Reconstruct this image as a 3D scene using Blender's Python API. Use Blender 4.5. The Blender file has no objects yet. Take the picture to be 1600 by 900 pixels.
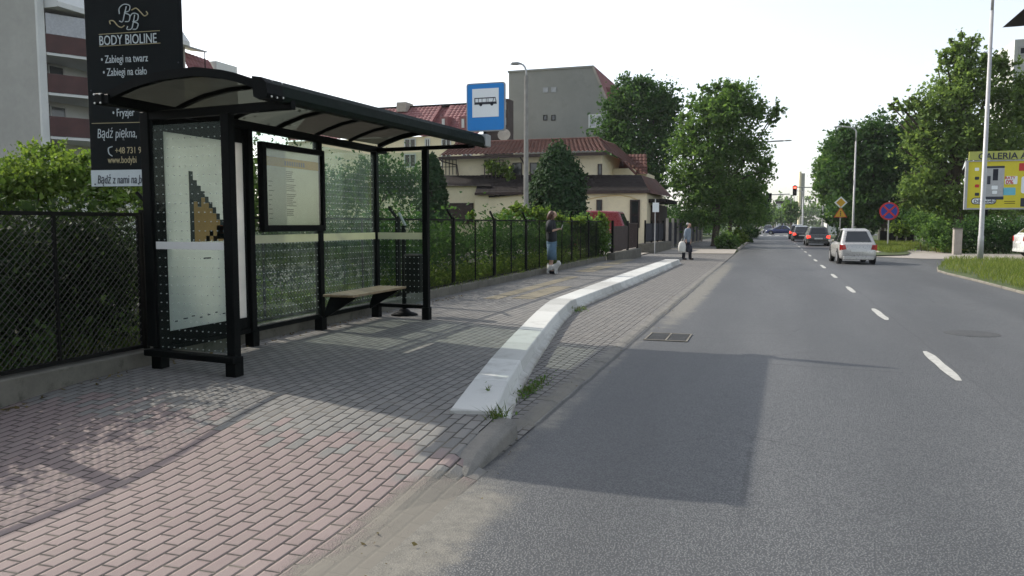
import bpy, bmesh, math, random
import numpy as np
from mathutils import Vector, Matrix

random.seed(7)
rng = np.random.default_rng(11)
R = math.radians
SC = bpy.context.scene
COL = SC.collection

# ------------------------------------------------------------------ camera, sky, sun, exposure
F, H, HV, VU = 1220.0, 1.45, 349.0, 1205.0
PITCH = math.atan((450 - HV) / F)
YAW = math.atan((VU - 800) * math.cos(PITCH) / F)
cam = bpy.data.cameras.new('camera'); cam_o = bpy.data.objects.new('camera', cam); COL.objects.link(cam_o)
cam.sensor_width = 36; cam.lens = 36 * F / 1600; cam.clip_start = 0.05; cam.clip_end = 3000
cam_o.location = (0, 0, H); cam_o.rotation_euler = (math.pi / 2 - PITCH, 0, YAW)
SC.camera = cam_o

TO_SUN = Vector((-3.60, 1.02, 2.55)).normalized()
EL = math.asin(TO_SUN.z); AZ = math.atan2(TO_SUN.x, TO_SUN.y)
w = bpy.data.worlds.new('World'); SC.world = w; w.use_nodes = True
nt = w.node_tree; bg = nt.nodes['Background']
sky = nt.nodes.new('ShaderNodeTexSky'); sky.sky_type = 'NISHITA'; sky.sun_disc = False
sky.sun_elevation = EL; sky.sun_rotation = AZ; sky.air_density = 1.0; sky.dust_density = 1.6; sky.ozone_density = 1.0; sky.altitude = 50
hsv = nt.nodes.new('ShaderNodeHueSaturation'); hsv.inputs['Saturation'].default_value = 0.43
nt.links.new(sky.outputs[0], hsv.inputs['Color']); nt.links.new(hsv.outputs[0], bg.inputs[0]); bg.inputs[1].default_value = 0.13
sl = bpy.data.lights.new('sun', 'SUN'); sl.energy = 2.2; sl.angle = R(0.5); sl.color = (1, .93, .82)
so = bpy.data.objects.new('sun', sl); COL.objects.link(so); so.rotation_euler = TO_SUN.to_track_quat('Z', 'Y').to_euler()
so.location = (-30, 10, 30)
vs = SC.view_settings; vs.view_transform = 'Standard'; vs.look = 'None'; vs.exposure = 1.03; vs.gamma = 1; vs.use_curve_mapping = False
SC.cycles.max_bounces = 6; SC.cycles.transparent_max_bounces = 16; SC.cycles.diffuse_bounces = 3
SC.cycles.glossy_bounces = 3; SC.cycles.transmission_bounces = 4; SC.cycles.use_denoising = True
SC.cycles.caustics_reflective = False; SC.cycles.caustics_refractive = False

# ------------------------------------------------------------------ measuring helpers (where things stand)
_f = Vector((-math.sin(YAW) * math.cos(PITCH), math.cos(YAW) * math.cos(PITCH), -math.sin(PITCH)))
_r = Vector((math.cos(YAW), math.sin(YAW), 0)); _u = _r.cross(_f); _c = Vector((0, 0, H))
def ray(u, v): return _f + _r * ((u - 800) / F) - _u * ((v - 450) / F)
def gz(u, v, z=0.0): r = ray(u, v); return _c + r * ((z - H) / r.z)
def gy(u, v, y): r = ray(u, v); return _c + r * (y / r.y)
def gx(u, v, x): r = ray(u, v); return _c + r * (x / r.x)

# ------------------------------------------------------------------ node helpers
class G:
    def __init__(s, name):
        s.m = bpy.data.materials.new(name); s.m.use_nodes = True; s.t = s.m.node_tree
        s.b = s.t.nodes['Principled BSDF']; s.out = s.t.nodes['Material Output']
    def n(s, ty): return s.t.nodes.new(ty)
    def put(s, sock, v):
        if isinstance(v, bpy.types.NodeSocket): s.t.links.new(v, sock)
        elif isinstance(v, (tuple, list)) and len(v) == 3 and sock.type == 'RGBA': sock.default_value = (*v, 1)
        else: sock.default_value = v
    def m_(s, op, a, b=None, c=None):
        q = s.n('ShaderNodeMath'); q.operation = op
        for i, x in enumerate((a, b, c)):
            if x is not None: s.put(q.inputs[i], x)
        return q.outputs[0]
    def add(s, a, b): return s.m_('ADD', a, b)
    def sub(s, a, b): return s.m_('SUBTRACT', a, b)
    def mul(s, a, b): return s.m_('MULTIPLY', a, b)
    def mix(s, f, a, b):
        q = s.n('ShaderNodeMix'); q.data_type = 'RGBA'; s.put(q.inputs[0], f); s.put(q.inputs[6], a); s.put(q.inputs[7], b); return q.outputs[2]
    def sm(s, x, a, b, lo=0.0, hi=1.0):
        q = s.n('ShaderNodeMapRange'); q.interpolation_type = 'SMOOTHSTEP'
        for i, k in enumerate((x, a, b, lo, hi)): s.put(q.inputs[i], k)
        return q.outputs[0]
    def pos(s): return s.n('ShaderNodeNewGeometry').outputs['Position']
    def obj(s): return s.n('ShaderNodeTexCoord').outputs['Object']
    def sep(s, v): q = s.n('ShaderNodeSeparateXYZ'); s.put(q.inputs[0], v); return q.outputs
    def comb(s, x, y, z=0.0):
        q = s.n('ShaderNodeCombineXYZ')
        for i, k in enumerate((x, y, z)): s.put(q.inputs[i], k)
        return q.outputs[0]
    def noise(s, v, scale, det=4, ro=.55, dist=0):
        q = s.n('ShaderNodeTexNoise'); s.put(q.inputs['Vector'], v); q.inputs['Scale'].default_value = scale
        q.inputs['Detail'].default_value = det; q.inputs['Roughness'].default_value = ro; q.inputs['Distortion'].default_value = dist
        return q.outputs[0]
    def white(s, v): q = s.n('ShaderNodeTexWhiteNoise'); s.put(q.inputs['Vector'], v); return q.outputs[0]
    def vor(s, v, scale, feat='F1'):
        q = s.n('ShaderNodeTexVoronoi'); q.feature = feat; s.put(q.inputs['Vector'], v); q.inputs['Scale'].default_value = scale; return q.outputs[0]
    def scale(s, v, k):
        q = s.n('ShaderNodeVectorMath'); q.operation = 'MULTIPLY'; s.put(q.inputs[0], v); q.inputs[1].default_value = k; return q.outputs[0]
    def bump(s, h, st=.3, d=.01, normal=None):
        q = s.n('ShaderNodeBump'); s.put(q.inputs['Height'], h); q.inputs['Strength'].default_value = st; q.inputs['Distance'].default_value = d
        if normal is not None: s.put(q.inputs['Normal'], normal)
        return q.outputs[0]
    def set(s, **k):
        for a, v in k.items(): s.put(s.b.inputs[{'col': 'Base Color', 'rough': 'Roughness', 'nor': 'Normal', 'metal': 'Metallic', 'spec': 'Specular IOR Level',
                                                'coat': 'Coat Weight', 'em': 'Emission Color', 'es': 'Emission Strength', 'alpha': 'Alpha'}[a]], v)
        return s.m

def dk(c, k): return tuple(x * k for x in c)
def plain(name, col, rough=.6, var=.18, sc=6.0, bump=.15, bsc=60.0, metal=0.0, spec=.4, coat=0.0, dirt=None):
    g = G(name); p = g.obj()
    n1 = g.noise(p, sc, 5, .6); n2 = g.noise(p, sc * 9, 3, .6)
    f = g.sm(g.add(g.mul(n1, .7), g.mul(n2, .3)), .3, .7)
    c = g.mix(f, dk(col, 1 - var), dk(col, 1 + var * .6))
    if dirt: c = g.mix(g.sm(g.noise(p, sc * 2.3, 6, .7), .52, .75, 0, dirt[1]), c, dirt[0])
    g.set(col=c, rough=g.sm(n2, .2, .8, max(0, rough - .08), min(1, rough + .1)), metal=metal, spec=spec, coat=coat)
    if bump: g.set(nor=g.bump(g.noise(p, bsc, 3, .6), bump, .004))
    return g.m

def leafmat(name, a, b, trans=.35, third=None):
    g = G(name); isl = g.n('ShaderNodeNewGeometry').outputs['Random Per Island']
    big = g.noise(g.pos(), .9, 3, .6)
    f = g.sm(g.add(g.mul(isl, .6), g.mul(big, .5)), .2, .85)
    c = g.mix(f, a, b)
    if third: c = g.mix(g.sm(isl, .9, 1.0), c, third)
    g.set(col=c, rough=.7, spec=.10)
    tr = g.n('ShaderNodeBsdfTranslucent'); g.put(tr.inputs[0], g.mix(.5, c, g.mix(f, (a[0] * 2.2, a[1] * 2.2, a[2] * .8), (b[0] * 2.0, b[1] * 2.0, b[2] * .7))))
    mx = g.n('ShaderNodeMixShader'); mx.inputs[0].default_value = trans
    g.t.links.new(g.b.outputs[0], mx.inputs[1]); g.t.links.new(tr.outputs[0], mx.inputs[2]); g.t.links.new(mx.outputs[0], g.out.inputs[0])
    return g.m

# ------------------------------------------------------------------ object helpers
def tag(o, label=None, cat=None, group=None, kind=None):
    for k, v in (('label', label), ('category', cat), ('group', group), ('kind', kind)):
        if v: o[k] = v
    return o
def thing(name, label, cat, loc=(0, 0, 0), rz=0.0, group=None):
    o = bpy.data.objects.new(name, None); o.empty_display_size = .2; COL.objects.link(o)
    o.location = loc; o.rotation_euler = (0, 0, rz); return tag(o, label, cat, group)
def rootof(o):
    while o.parent: o = o.parent
    return o
def dup(o, parent=None):
    c = o.copy(); COL.objects.link(c)
    if parent is not None: c.parent = parent
    for ch in list(o.children): dup(ch, c)
    return c
def link(name, me, mat, parent=None, world=True, smooth=False):
    o = bpy.data.objects.new(name, me); COL.objects.link(o)
    mats = mat if isinstance(mat, (list, tuple)) else [mat]
    for m in mats:
        if m: me.materials.append(m)
    if smooth: me.polygons.foreach_set('use_smooth', [True] * len(me.polygons))
    if parent is not None:
        o.parent = parent
        if world:
            r = rootof(parent); me.transform(Matrix.Translation(-Vector(r.location)))
    me.update(); return o

def loft(rings, n=12):
    mb = MB(); V = []
    for cx, cy, z, rx, ry in rings: V += [(cx + rx * math.cos(2 * math.pi * k / n), cy + ry * math.sin(2 * math.pi * k / n), z) for k in range(n)]
    f = [list(range(n))[::-1], list(range((len(rings) - 1) * n, len(rings) * n))]
    for i in range(len(rings) - 1):
        for k in range(n): f.append((i * n + k, i * n + (k + 1) % n, (i + 1) * n + (k + 1) % n, (i + 1) * n + k))
    return mb.hull(V, f)
class MB:
    def __init__(s): s.v = []; s.f = []; s.mi = []; s.cur = 0
    def poly(s, pts):
        n = len(s.v); s.v += [tuple(p) for p in pts]; s.f.append(list(range(n, n + len(pts)))); s.mi.append(s.cur); return s
    def hull(s, v, f):
        n = len(s.v); s.v += [tuple(p) for p in v]; s.f += [[i + n for i in q] for q in f]; s.mi += [s.cur] * len(f); return s
    def box(s, x0, x1, y0, y1, z0, z1):
        v = [(x, y, z) for z in (z0, z1) for y in (y0, y1) for x in (x0, x1)]
        return s.hull(v, [(0, 2, 3, 1), (4, 5, 7, 6), (0, 1, 5, 4), (2, 6, 7, 3), (0, 4, 6, 2), (1, 3, 7, 5)])
    def obox(s, o, a, b, c):
        o, a, b, c = map(Vector, (o, a, b, c))
        v = [o + a * i + b * j + c * k for k in (0, 1) for j in (0, 1) for i in (0, 1)]
        return s.hull(v, [(0, 2, 3, 1), (4, 5, 7, 6), (0, 1, 5, 4), (2, 6, 7, 3), (0, 4, 6, 2), (1, 3, 7, 5)])
    def bar(s, p, q, w, h=None):
        p, q = Vector(p), Vector(q); d = (q - p); h = h or w
        u = Vector((0, 0, 1)) if abs(d.normalized().z) < .95 else Vector((0, 1, 0))
        a = d.cross(u).normalized() * w; b = a.cross(d).normalized() * h
        return s.obox(p - a / 2 - b / 2, a, b, d)
    def prism(s, pts, ext):
        ext = Vector(ext); n = len(pts); v = [Vector(p) for p in pts]; v = v + [p + ext for p in v]
        f = [list(range(n))[::-1], list(range(n, 2 * n))] + [(i, (i + 1) % n, n + (i + 1) % n, n + i) for i in range(n)]
        return s.hull(v, f)
    def tube(s, pts, rad, n=8, cap=True):
        pts = [Vector(p) for p in pts]
        if not isinstance(rad, (list, tuple)): rad = [rad] * len(pts)
        vv = []; ff = []
        for i, p in enumerate(pts):
            d = (pts[min(i + 1, len(pts) - 1)] - pts[max(i - 1, 0)]).normalized()
            u = Vector((1, 0, 0)) if abs(d.x) < .8 else Vector((0, 1, 0))
            a = d.cross(u).normalized(); b = d.cross(a)
            vv += [p + (a * math.cos(t) + b * math.sin(t)) * rad[i] for t in [2 * math.pi * k / n for k in range(n)]]
        for i in range(len(pts) - 1):
            for k in range(n): ff.append((i * n + k, i * n + (k + 1) % n, (i + 1) * n + (k + 1) % n, (i + 1) * n + k))
        if cap: ff += [list(range(n))[::-1], list(range((len(pts) - 1) * n, len(pts) * n))]
        return s.hull(vv, ff)
    def lathe(s, c, prof, n=16): 
        c = Vector(c); vv = []; ff = []
        for r, z in prof: vv += [c + Vector((r * math.cos(2 * math.pi * k / n), r * math.sin(2 * math.pi * k / n), z)) for k in range(n)]
        for i in range(len(prof) - 1):
            for k in range(n): ff.append((i * n + k, i * n + (k + 1) % n, (i + 1) * n + (k + 1) % n, (i + 1) * n + k))
        ff += [list(range(n))[::-1], list(range((len(prof) - 1) * n, len(prof) * n))]
        return s.hull(vv, ff)
    def disc(s, c, r, ax, th, n=24, ry=None):
        c, ax = Vector(c), Vector(ax).normalized(); u = Vector((0, 0, 1)) if abs(ax.z) < .9 else Vector((1, 0, 0))
        a = ax.cross(u).normalized(); b = a.cross(ax)
        return s.prism([c + a * math.cos(2 * math.pi * k / n) * r + b * math.sin(2 * math.pi * k / n) * (ry or r) for k in range(n)], ax * th)
    def build(s, name, mat, parent=None, world=True, smooth=False, bevel=0.0, seg=1):
        me = bpy.data.meshes.new(name); me.from_pydata([tuple(p) for p in s.v], [], s.f)
        if any(s.mi): me.polygons.foreach_set('material_index', s.mi)
        o = link(name, me, mat, parent, world, smooth)
        bm = bmesh.new(); bm.from_mesh(me); bmesh.ops.recalc_face_normals(bm, faces=bm.faces); bm.to_mesh(me); bm.free()
        if bevel:
            m = o.modifiers.new('bevel', 'BEVEL'); m.width = bevel; m.segments = seg; m.limit_method = 'ANGLE'
        return o

def text(name, s, o, xd, ud, size, mat, parent, shear=0.0, bold=0.0, sx=1.0, align='LEFT', lift=.004, spacing=1.0):
    cu = bpy.data.curves.new('t', 'FONT'); cu.body = s; cu.size = 1; cu.extrude = .004; cu.shear = shear; cu.offset = bold; cu.align_x = align; cu.space_character = spacing
    cu.resolution_u = 3
    t = bpy.data.objects.new('t', cu); COL.objects.link(t); bpy.context.view_layer.update()
    me = bpy.data.meshes.new_from_object(t.evaluated_get(bpy.context.evaluated_depsgraph_get())); me.name = name
    bpy.data.objects.remove(t); bpy.data.curves.remove(cu)
    xd, ud = Vector(xd).normalized(), Vector(ud).normalized(); nd = xd.cross(ud)
    M = Matrix((( *(xd * size * sx), 0), (*(ud * size), 0), (*(nd * .5), 0), (0, 0, 0, 1))).transposed()
    M = Matrix.Translation(Vector(o) + nd * lift) @ M
    me.transform(M); me.materials.clear()
    return link(name, me, mat, parent)

def leaves(name, P, L, W, mat, parent=None, up=.5, droop=0.0, jit=.35, N=None):
    P = np.asarray(P, float); n = len(P)
    nr = rng.normal(size=(n, 3)); nr[:, 2] += up
    if N is not None: nr += N
    nr /= np.linalg.norm(nr, axis=1)[:, None]
    t = rng.normal(size=(n, 3)); t[:, 2] -= droop; t -= (t * nr).sum(1)[:, None] * nr; t /= np.linalg.norm(t, axis=1)[:, None] + 1e-9
    b = np.cross(nr, t); l = (L * (1 + jit * rng.normal(size=n)).clip(.4, 1.9))[:, None]; ww = l * (W / L)
    fold = nr * l * .12
    V = np.stack([P - t * l * .5, P + b * ww * .5 - fold - t * l * .05, P + t * l * .5, P - b * ww * .5 - fold - t * l * .05], 1).reshape(-1, 3)
    return rawquads(name, V, mat, parent)
def rawquads(name, V, mat, parent=None, k=4):
    n = len(V) // k
    if parent is not None: V = V - np.array(rootof(parent).location)[None]
    me = bpy.data.meshes.new(name); me.vertices.add(n * k); me.vertices.foreach_set('co', V.astype(np.float32).ravel())
    me.loops.add(n * k); me.loops.foreach_set('vertex_index', np.arange(n * k, dtype=np.int32))
    me.polygons.add(n); me.polygons.foreach_set('loop_start', np.arange(0, n * k, k, dtype=np.int32))
    me.update(calc_edges=True); me.validate()
    return link(name, me, mat, parent, world=False)
def blades(name, P, h, wd, mat, parent=None, lean=.35):
    P = np.asarray(P, float); n = len(P); a = rng.uniform(0, 6.283, n); d = np.stack([np.cos(a), np.sin(a), 0 * a], 1)
    hh = h * rng.uniform(.5, 1.35, n); ln = rng.normal(0, lean, (n, 2)) * hh[:, None]
    top = P + np.concatenate([ln, hh[:, None]], 1); mid = P + np.concatenate([ln * .35, (hh * .6)[:, None]], 1)
    w2 = wd * .5
    V = np.stack([P - d * w2, P + d * w2, mid + d * w2 * .8, top], 1).reshape(-1, 3)
    V2 = np.stack([P - d * w2, mid + d * w2 * .8, top, mid - d * w2 * .8], 1).reshape(-1, 3)
    return rawquads(name, np.concatenate([V2]), mat, parent)

def blob_points(blobs, n, shell=.62, clus=.16, per=14):
    """leaf positions: clusters through each lobe's volume, denser near its surface, with gaps between"""
    vol = np.array([b[3] * b[4] * b[5] for b in blobs]) ** .75; vol /= vol.sum(); out = []
    for b, w_ in zip(blobs, vol):
        c = np.array(b[:3]); r = np.array(b[3:6]); m = max(3, int(n * w_ / per))
        d = rng.normal(size=(m, 3)); d /= np.linalg.norm(d, axis=1)[:, None]
        rad = 1 - np.abs(rng.normal(0, 1 - shell, m)); rad = np.clip(rad, .1, 1.0) * rng.uniform(.86, 1.12, m)
        cen = c + d * r * rad[:, None]
        sp = min(clus * r.mean(), .75); ax = d + rng.normal(size=(m, 3)) * .45; ax[:, 2] += .35; ax /= np.linalg.norm(ax, axis=1)[:, None]   # leafy sprays reaching outwards
        pts = cen[:, None, :] + ax[:, None, :] * (rng.normal(size=(m, per, 1)) * sp * 1.25) + rng.normal(size=(m, per, 3)) * sp * np.array([.5, .5, .38])
        out.append(pts.reshape(-1, 3))
    return np.concatenate(out)

# ------------------------------------------------------------------ materials
def sandmask(g):
    P = g.pos(); x, y, z = g.sep(P)
    nz = g.noise(P, 2.4, 6, .68); nb = g.noise(P, 14, 4, .7)
    n = g.add(g.mul(nz, .75), g.mul(nb, .25))
    # tongue of sand across the lowered kerb, strip along the gutter, drift beside the bay
    dx = g.m_('ABSOLUTE', g.add(g.add(x, 1.56), g.mul(g.sub(y, 3.0), -.05)))
    a = g.mul(g.sm(dx, .05, .52, .85, 0), g.sm(y, 3.7, 4.4, 1, 0))
    b = g.mul(g.sm(g.m_('ABSOLUTE', g.add(x, 1.40)), .0, .42, 1, 0), g.mul(g.sm(y, 8.5, 14, 0, .85), g.sm(y, 24, 33, 1, .3)))
    c = g.mul(g.sm(g.m_('ABSOLUTE', g.add(x, 1.52)), .0, .16, .45, 0), g.sm(y, 2, 5.2, 1, .9))
    d = g.mul(g.mul(g.sm(x, -2.0, -1.66, .0, .5), g.sm(x, -1.5, -1.3, 1, 0)), g.mul(g.sm(y, 4.9, 5.3), g.sm(y, 6.4, 9, 1, .0)))
    e = g.m_('MAXIMUM', g.m_('MAXIMUM', a, b), g.m_('MAXIMUM', c, d))
    gr = g.noise(P, 120, 2, .7); n = g.add(n, g.mul(g.sub(gr, .5), .5))
    nb = g.add(g.mul(nb, .5), g.mul(gr, .5))
    return g.sm(g.add(e, g.mul(g.mul(g.sub(n, .5), 1.5), g.sm(e, 0, .25))), .22, .74), nb
SAND = (.190, .178, .148)

def asphalt():
    g = G('asphalt'); P = g.pos(); x, y, z = g.sep(P)
    st = g.scale(P, (1.0, .22, 1.0))
    big = g.noise(st, .8, 5, .6); mid = g.noise(P, 5, 5, .65)
    grain = g.noise(P, 130, 2, .6); vo = g.vor(P, 95)
    stones = g.sm(g.white(g.m_('FLOOR', g.mul(g.vor(P, 120), 9))), .0, 1)
    tr = g.m_('COSINE', g.mul(g.add(x, -.05), 2 * math.pi / 1.62))        # two wheel tracks per lane worn paler
    v = g.add(g.add(g.mul(big, .75), g.mul(mid, .3)), g.mul(tr, .075))
    c = g.mix(g.sm(v, .34, .74), (.092, .098, .101), (.156, .161, .162))
    patch = g.sm(g.noise(g.scale(P, (1, .12, 1)), .55, 3, .5), .46, .60); c = g.mix(g.mul(patch, .42), c, (.058, .060, .062))
    oil = g.mul(g.sm(g.noise(g.scale(P, (1, .35, 1)), 1.7, 6, .75), .60, .78), g.sm(g.m_('ABSOLUTE', g.sub(x, .15)), .2, .8, 1, 0)); c = g.mix(g.mul(oil, .55), c, (.04, .041, .043))
    wv = g.n('ShaderNodeTexVoronoi'); wv.feature = 'DISTANCE_TO_EDGE'; g.put(wv.inputs['Vector'], g.add(0, 0) if False else P); wv.inputs['Scale'].default_value = .55
    wob = g.noise(P, 6, 4, .7); ck = g.mul(g.sm(g.add(wv.outputs[0], g.mul(g.sub(wob, .5), .05)), .002, .010, 1, 0), g.sm(g.noise(P, .35, 2), .48, .58)); c = g.mix(g.mul(ck, .65), c, (.035, .035, .036))
    c = g.mix(g.sm(grain, .42, .66, 0, .5), c, (.215, .215, .21))
    c = g.mix(g.sm(vo, .30, .60, 0, .7), c, (.03, .031, .033))
    pit = g.mul(g.sm(g.vor(P, 38), .0, .16, 1, 0), g.sm(g.noise(P, 4, 3), .42, .6)); c = g.mix(g.mul(pit, .8), c, (.022, .023, .025))
    # tar joints
    j1 = g.sm(g.m_('ABSOLUTE', g.add(g.sub(y, 8.42), g.add(g.mul(x, .07), g.mul(g.sub(g.noise(P, 1.6, 3), .5), .10)))), .008, .022, .7, 0)
    j1 = g.mul(j1, g.mul(g.sm(x, -.2, .0), g.sm(x, 1.1, 1.7, 1, 0)))
    j2 = g.sm(g.m_('ABSOLUTE', g.add(g.sub(x, 1.80), g.mul(g.sub(g.noise(g.scale(P, (1, .5, 1)), .9, 4), .5), .12))), .006, .02, .32, 0)
    j4 = g.mul(g.sm(g.m_('ABSOLUTE', g.add(g.add(x, 1.565), g.mul(g.sub(g.noise(P, 1.3, 5, .7), .5), .07))), .008, .03, .9, 0), g.mul(g.sm(y, 4.8, 5.6), g.sm(y, 16, 24, 1, 0)))
    j3 = g.sm(g.m_('ABSOLUTE', g.add(g.sub(y, 26.5), g.mul(g.sub(g.noise(P, .8, 3), .5), .8))), .02, .06, .5, 0)
    c = g.mix(g.m_('MAXIMUM', g.m_('MAXIMUM', j1, j2), j3), c, (.04, .04, .042))
    s, nb = sandmask(g); s = g.mul(s, g.sub(1, j4)); c = g.mix(j4, c, (.018, .018, .018)); c = g.mix(g.mul(s, .92), c, g.mix(g.sm(nb, .3, .7), dk(SAND, .6), dk(SAND, 1.25)))
    h = g.add(g.mul(g.sm(vo, .1, .6, 1, 0), .7), g.mul(grain, .3))
    h = g.mul(h, g.sub(1, g.mul(s, .75)))
    return g.set(col=c, rough=g.sm(grain, .3, .7, .50, .72), spec=.45, nor=g.bump(h, .75, .006))

def bricks(name, px, ly, near_pink, joint=.0095, bay=False):
    g = G(name); P = g.pos(); x, y, z = g.sep(P)
    wob = g.mul(g.sub(g.noise(P, 2.2, 2), .5), .012)
    xx = g.m_('DIVIDE', g.add(x, wob), px); row = g.m_('FLOOR', xx); fx = g.m_('FRACT', xx)
    jr = g.white(g.comb(row, 3.0)); sh = g.add(g.mul(g.m_('MODULO', g.m_('ABSOLUTE', row), 2.0), .5), g.mul(jr, .12))
    yy = g.add(g.m_('DIVIDE', g.add(y, wob), ly), sh); cy = g.m_('FLOOR', yy); fy = g.m_('FRACT', yy)
    ex = g.mul(g.m_('MINIMUM', fx, g.sub(1, fx)), px); ey = g.mul(g.m_('MINIMUM', fy, g.sub(1, fy)), ly)
    jn = g.mul(g.sub(g.noise(P, 40, 2), .5), .004)
    e = g.add(g.m_('MINIMUM', g.mul(ex, 1.5 if bay else 1.0), g.mul(ey, .5 if bay else 1.0)), jn)
    brick = g.sm(e, joint * .28, joint * .75)
    idv = g.white(g.comb(row, cy, 1.0)); id2 = g.white(g.comb(row, cy, 7.0))
    fine = g.noise(P, 170, 2, .7); mid = g.noise(P, 7, 5, .65); big = g.noise(P, 1.1, 4, .6)
    grey = g.mix(idv, (.150, .150, .143), (.205, .202, .190))
    if bay: grey = g.mix(idv, (.150, .147, .140), (.20, .195, .185))
    c = grey
    if near_pink:
        pink = g.mix(idv, (.212, .160, .152), (.244, .188, .178))
        t = g.add(g.add(y, g.mul(g.sub(id2, .5), .7)), g.add(g.mul(g.sub(big, .5), 1.0), g.mul(g.add(x, 2.5), .12)))
        c = g.mix(g.sm(t, 4.15, 4.3), pink, grey)
    c = g.mix(g.sm(mid, .4, .75, 0, .3), c, dk((.30, .27, .23), .75))
    c = g.mix(g.sm(fine, .35, .8, 0, .45), c, (.28, .26, .24))
    c = g.mix(g.sm(g.noise(P, 2.6, 6, .7), .58, .78, 0, .45), c, (.10, .095, .085))
    jc = g.mix(g.sm(g.noise(P, 3, 4), .50, .68), (.030, .027, .023), (.12, .108, .085))
    c = g.mix(brick, jc, c)
    s, nb = sandmask(g); c = g.mix(g.mul(s, .93), c, g.mix(nb, dk(SAND, .8), dk(SAND, 1.15)))
    h = g.add(g.mul(g.sm(e, joint * .2, joint * 1.5), 1.0), g.add(g.mul(fine, .12), g.mul(idv, .15)))
    h = g.mul(h, g.sub(1, g.mul(s, .85)))
    return g.set(col=c, rough=.82, spec=.3, nor=g.bump(h, .8, .008))

def glass(name='shelter glass', dots=True, px=.066, dirt=.05, axis='y', r0=.03, r1=.34):
    g = G(name); o = g.pos(); x, y, z = g.sep(o)
    tr = g.n('ShaderNodeBsdfTransparent'); tr.inputs[0].default_value = (.84, .90, .87, 1)
    gl = g.n('ShaderNodeBsdfGlossy'); gl.inputs['Roughness'].default_value = .03; gl.inputs[0].default_value = (.85, .95, .9, 1)
    lw = g.n('ShaderNodeLayerWeight'); lw.inputs[0].default_value = .35
    m1 = g.n('ShaderNodeMixShader'); g.put(m1.inputs[0], g.sm(lw.outputs['Facing'], .25, 1.0, r0, r1)); g.t.links.new(tr.outputs[0], m1.inputs[1]); g.t.links.new(gl.outputs[0], m1.inputs[2])
    df = g.n('ShaderNodeBsdfDiffuse'); df.inputs[0].default_value = (.42, .47, .44, 1)
    tl = g.n('ShaderNodeBsdfTranslucent'); tl.inputs[0].default_value = (.42, .50, .46, 1)
    m0 = g.n('ShaderNodeMixShader'); m0.inputs[0].default_value = .5; g.t.links.new(df.outputs[0], m0.inputs[1]); g.t.links.new(tl.outputs[0], m0.inputs[2])
    streak = g.noise(g.scale(o, (5, 5, .7)), 2.2, 5, .7); gr = g.noise(o, 60, 3, .7)
    dm = g.mul(g.sm(g.add(g.mul(streak, .7), g.mul(gr, .3)), .3, .72, .25, 1.5), dirt)
    m2 = g.n('ShaderNodeMixShader'); g.put(m2.inputs[0], dm); g.t.links.new(m1.outputs[0], m2.inputs[1]); g.t.links.new(m0.outputs[0], m2.inputs[2])
    last = m2
    if dots:
        a = y if axis == 'y' else x
        fa = g.sub(g.m_('FRACT', g.m_('DIVIDE', a, px)), .5); fz = g.sub(g.m_('FRACT', g.m_('DIVIDE', z, px * 1.2)), .5)
        d = g.m_('SQRT', g.add(g.mul(fa, fa), g.mul(g.mul(fz, fz), 1.44)))
        wd = g.n('ShaderNodeMixShader'); ww = g.n('ShaderNodeBsdfDiffuse'); ww.inputs[0].default_value = (.72, .76, .74, 1)
        wt = g.n('ShaderNodeBsdfTranslucent'); wt.inputs[0].default_value = (.6, .65, .62, 1)
        wd.inputs[0].default_value = .4; g.t.links.new(ww.outputs[0], wd.inputs[1]); g.t.links.new(wt.outputs[0], wd.inputs[2])
        m3 = g.n('ShaderNodeMixShader'); g.put(m3.inputs[0], g.sm(d, .062, .092, .55, 0)); g.t.links.new(last.outputs[0], m3.inputs[1]); g.t.links.new(wd.outputs[0], m3.inputs[2]); last = m3
    g.t.links.new(last.outputs[0], g.out.inputs[0]); return g.m

def smoked():
    g = G('smoked roof sheet'); p = g.obj()
    tr = g.n('ShaderNodeBsdfTransparent'); tr.inputs[0].default_value = (.19, .20, .16, 1)
    tl = g.n('ShaderNodeBsdfTranslucent'); g.put(tl.inputs[0], g.mix(g.noise(g.scale(p, (1, 1, 1)), 4, 5, .7), (.015, .016, .013), (.030, .031, .025)))
    df = g.n('ShaderNodeBsdfDiffuse'); df.inputs[0].default_value = (.045, .047, .041, 1)
    a = g.n('ShaderNodeMixShader'); a.inputs[0].default_value = .35; g.t.links.new(tl.outputs[0], a.inputs[1]); g.t.links.new(df.outputs[0], a.inputs[2])
    b = g.n('ShaderNodeMixShader'); b.inputs[0].default_value = .15; g.t.links.new(a.outputs[0], b.inputs[1]); g.t.links.new(tr.outputs[0], b.inputs[2])
    g.t.links.new(b.outputs[0], g.out.inputs[0]); return g.m

def emit(name, col, st):
    g = G(name); return g.set(col=dk(col, .3), em=col, es=st, rough=.3)

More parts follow.
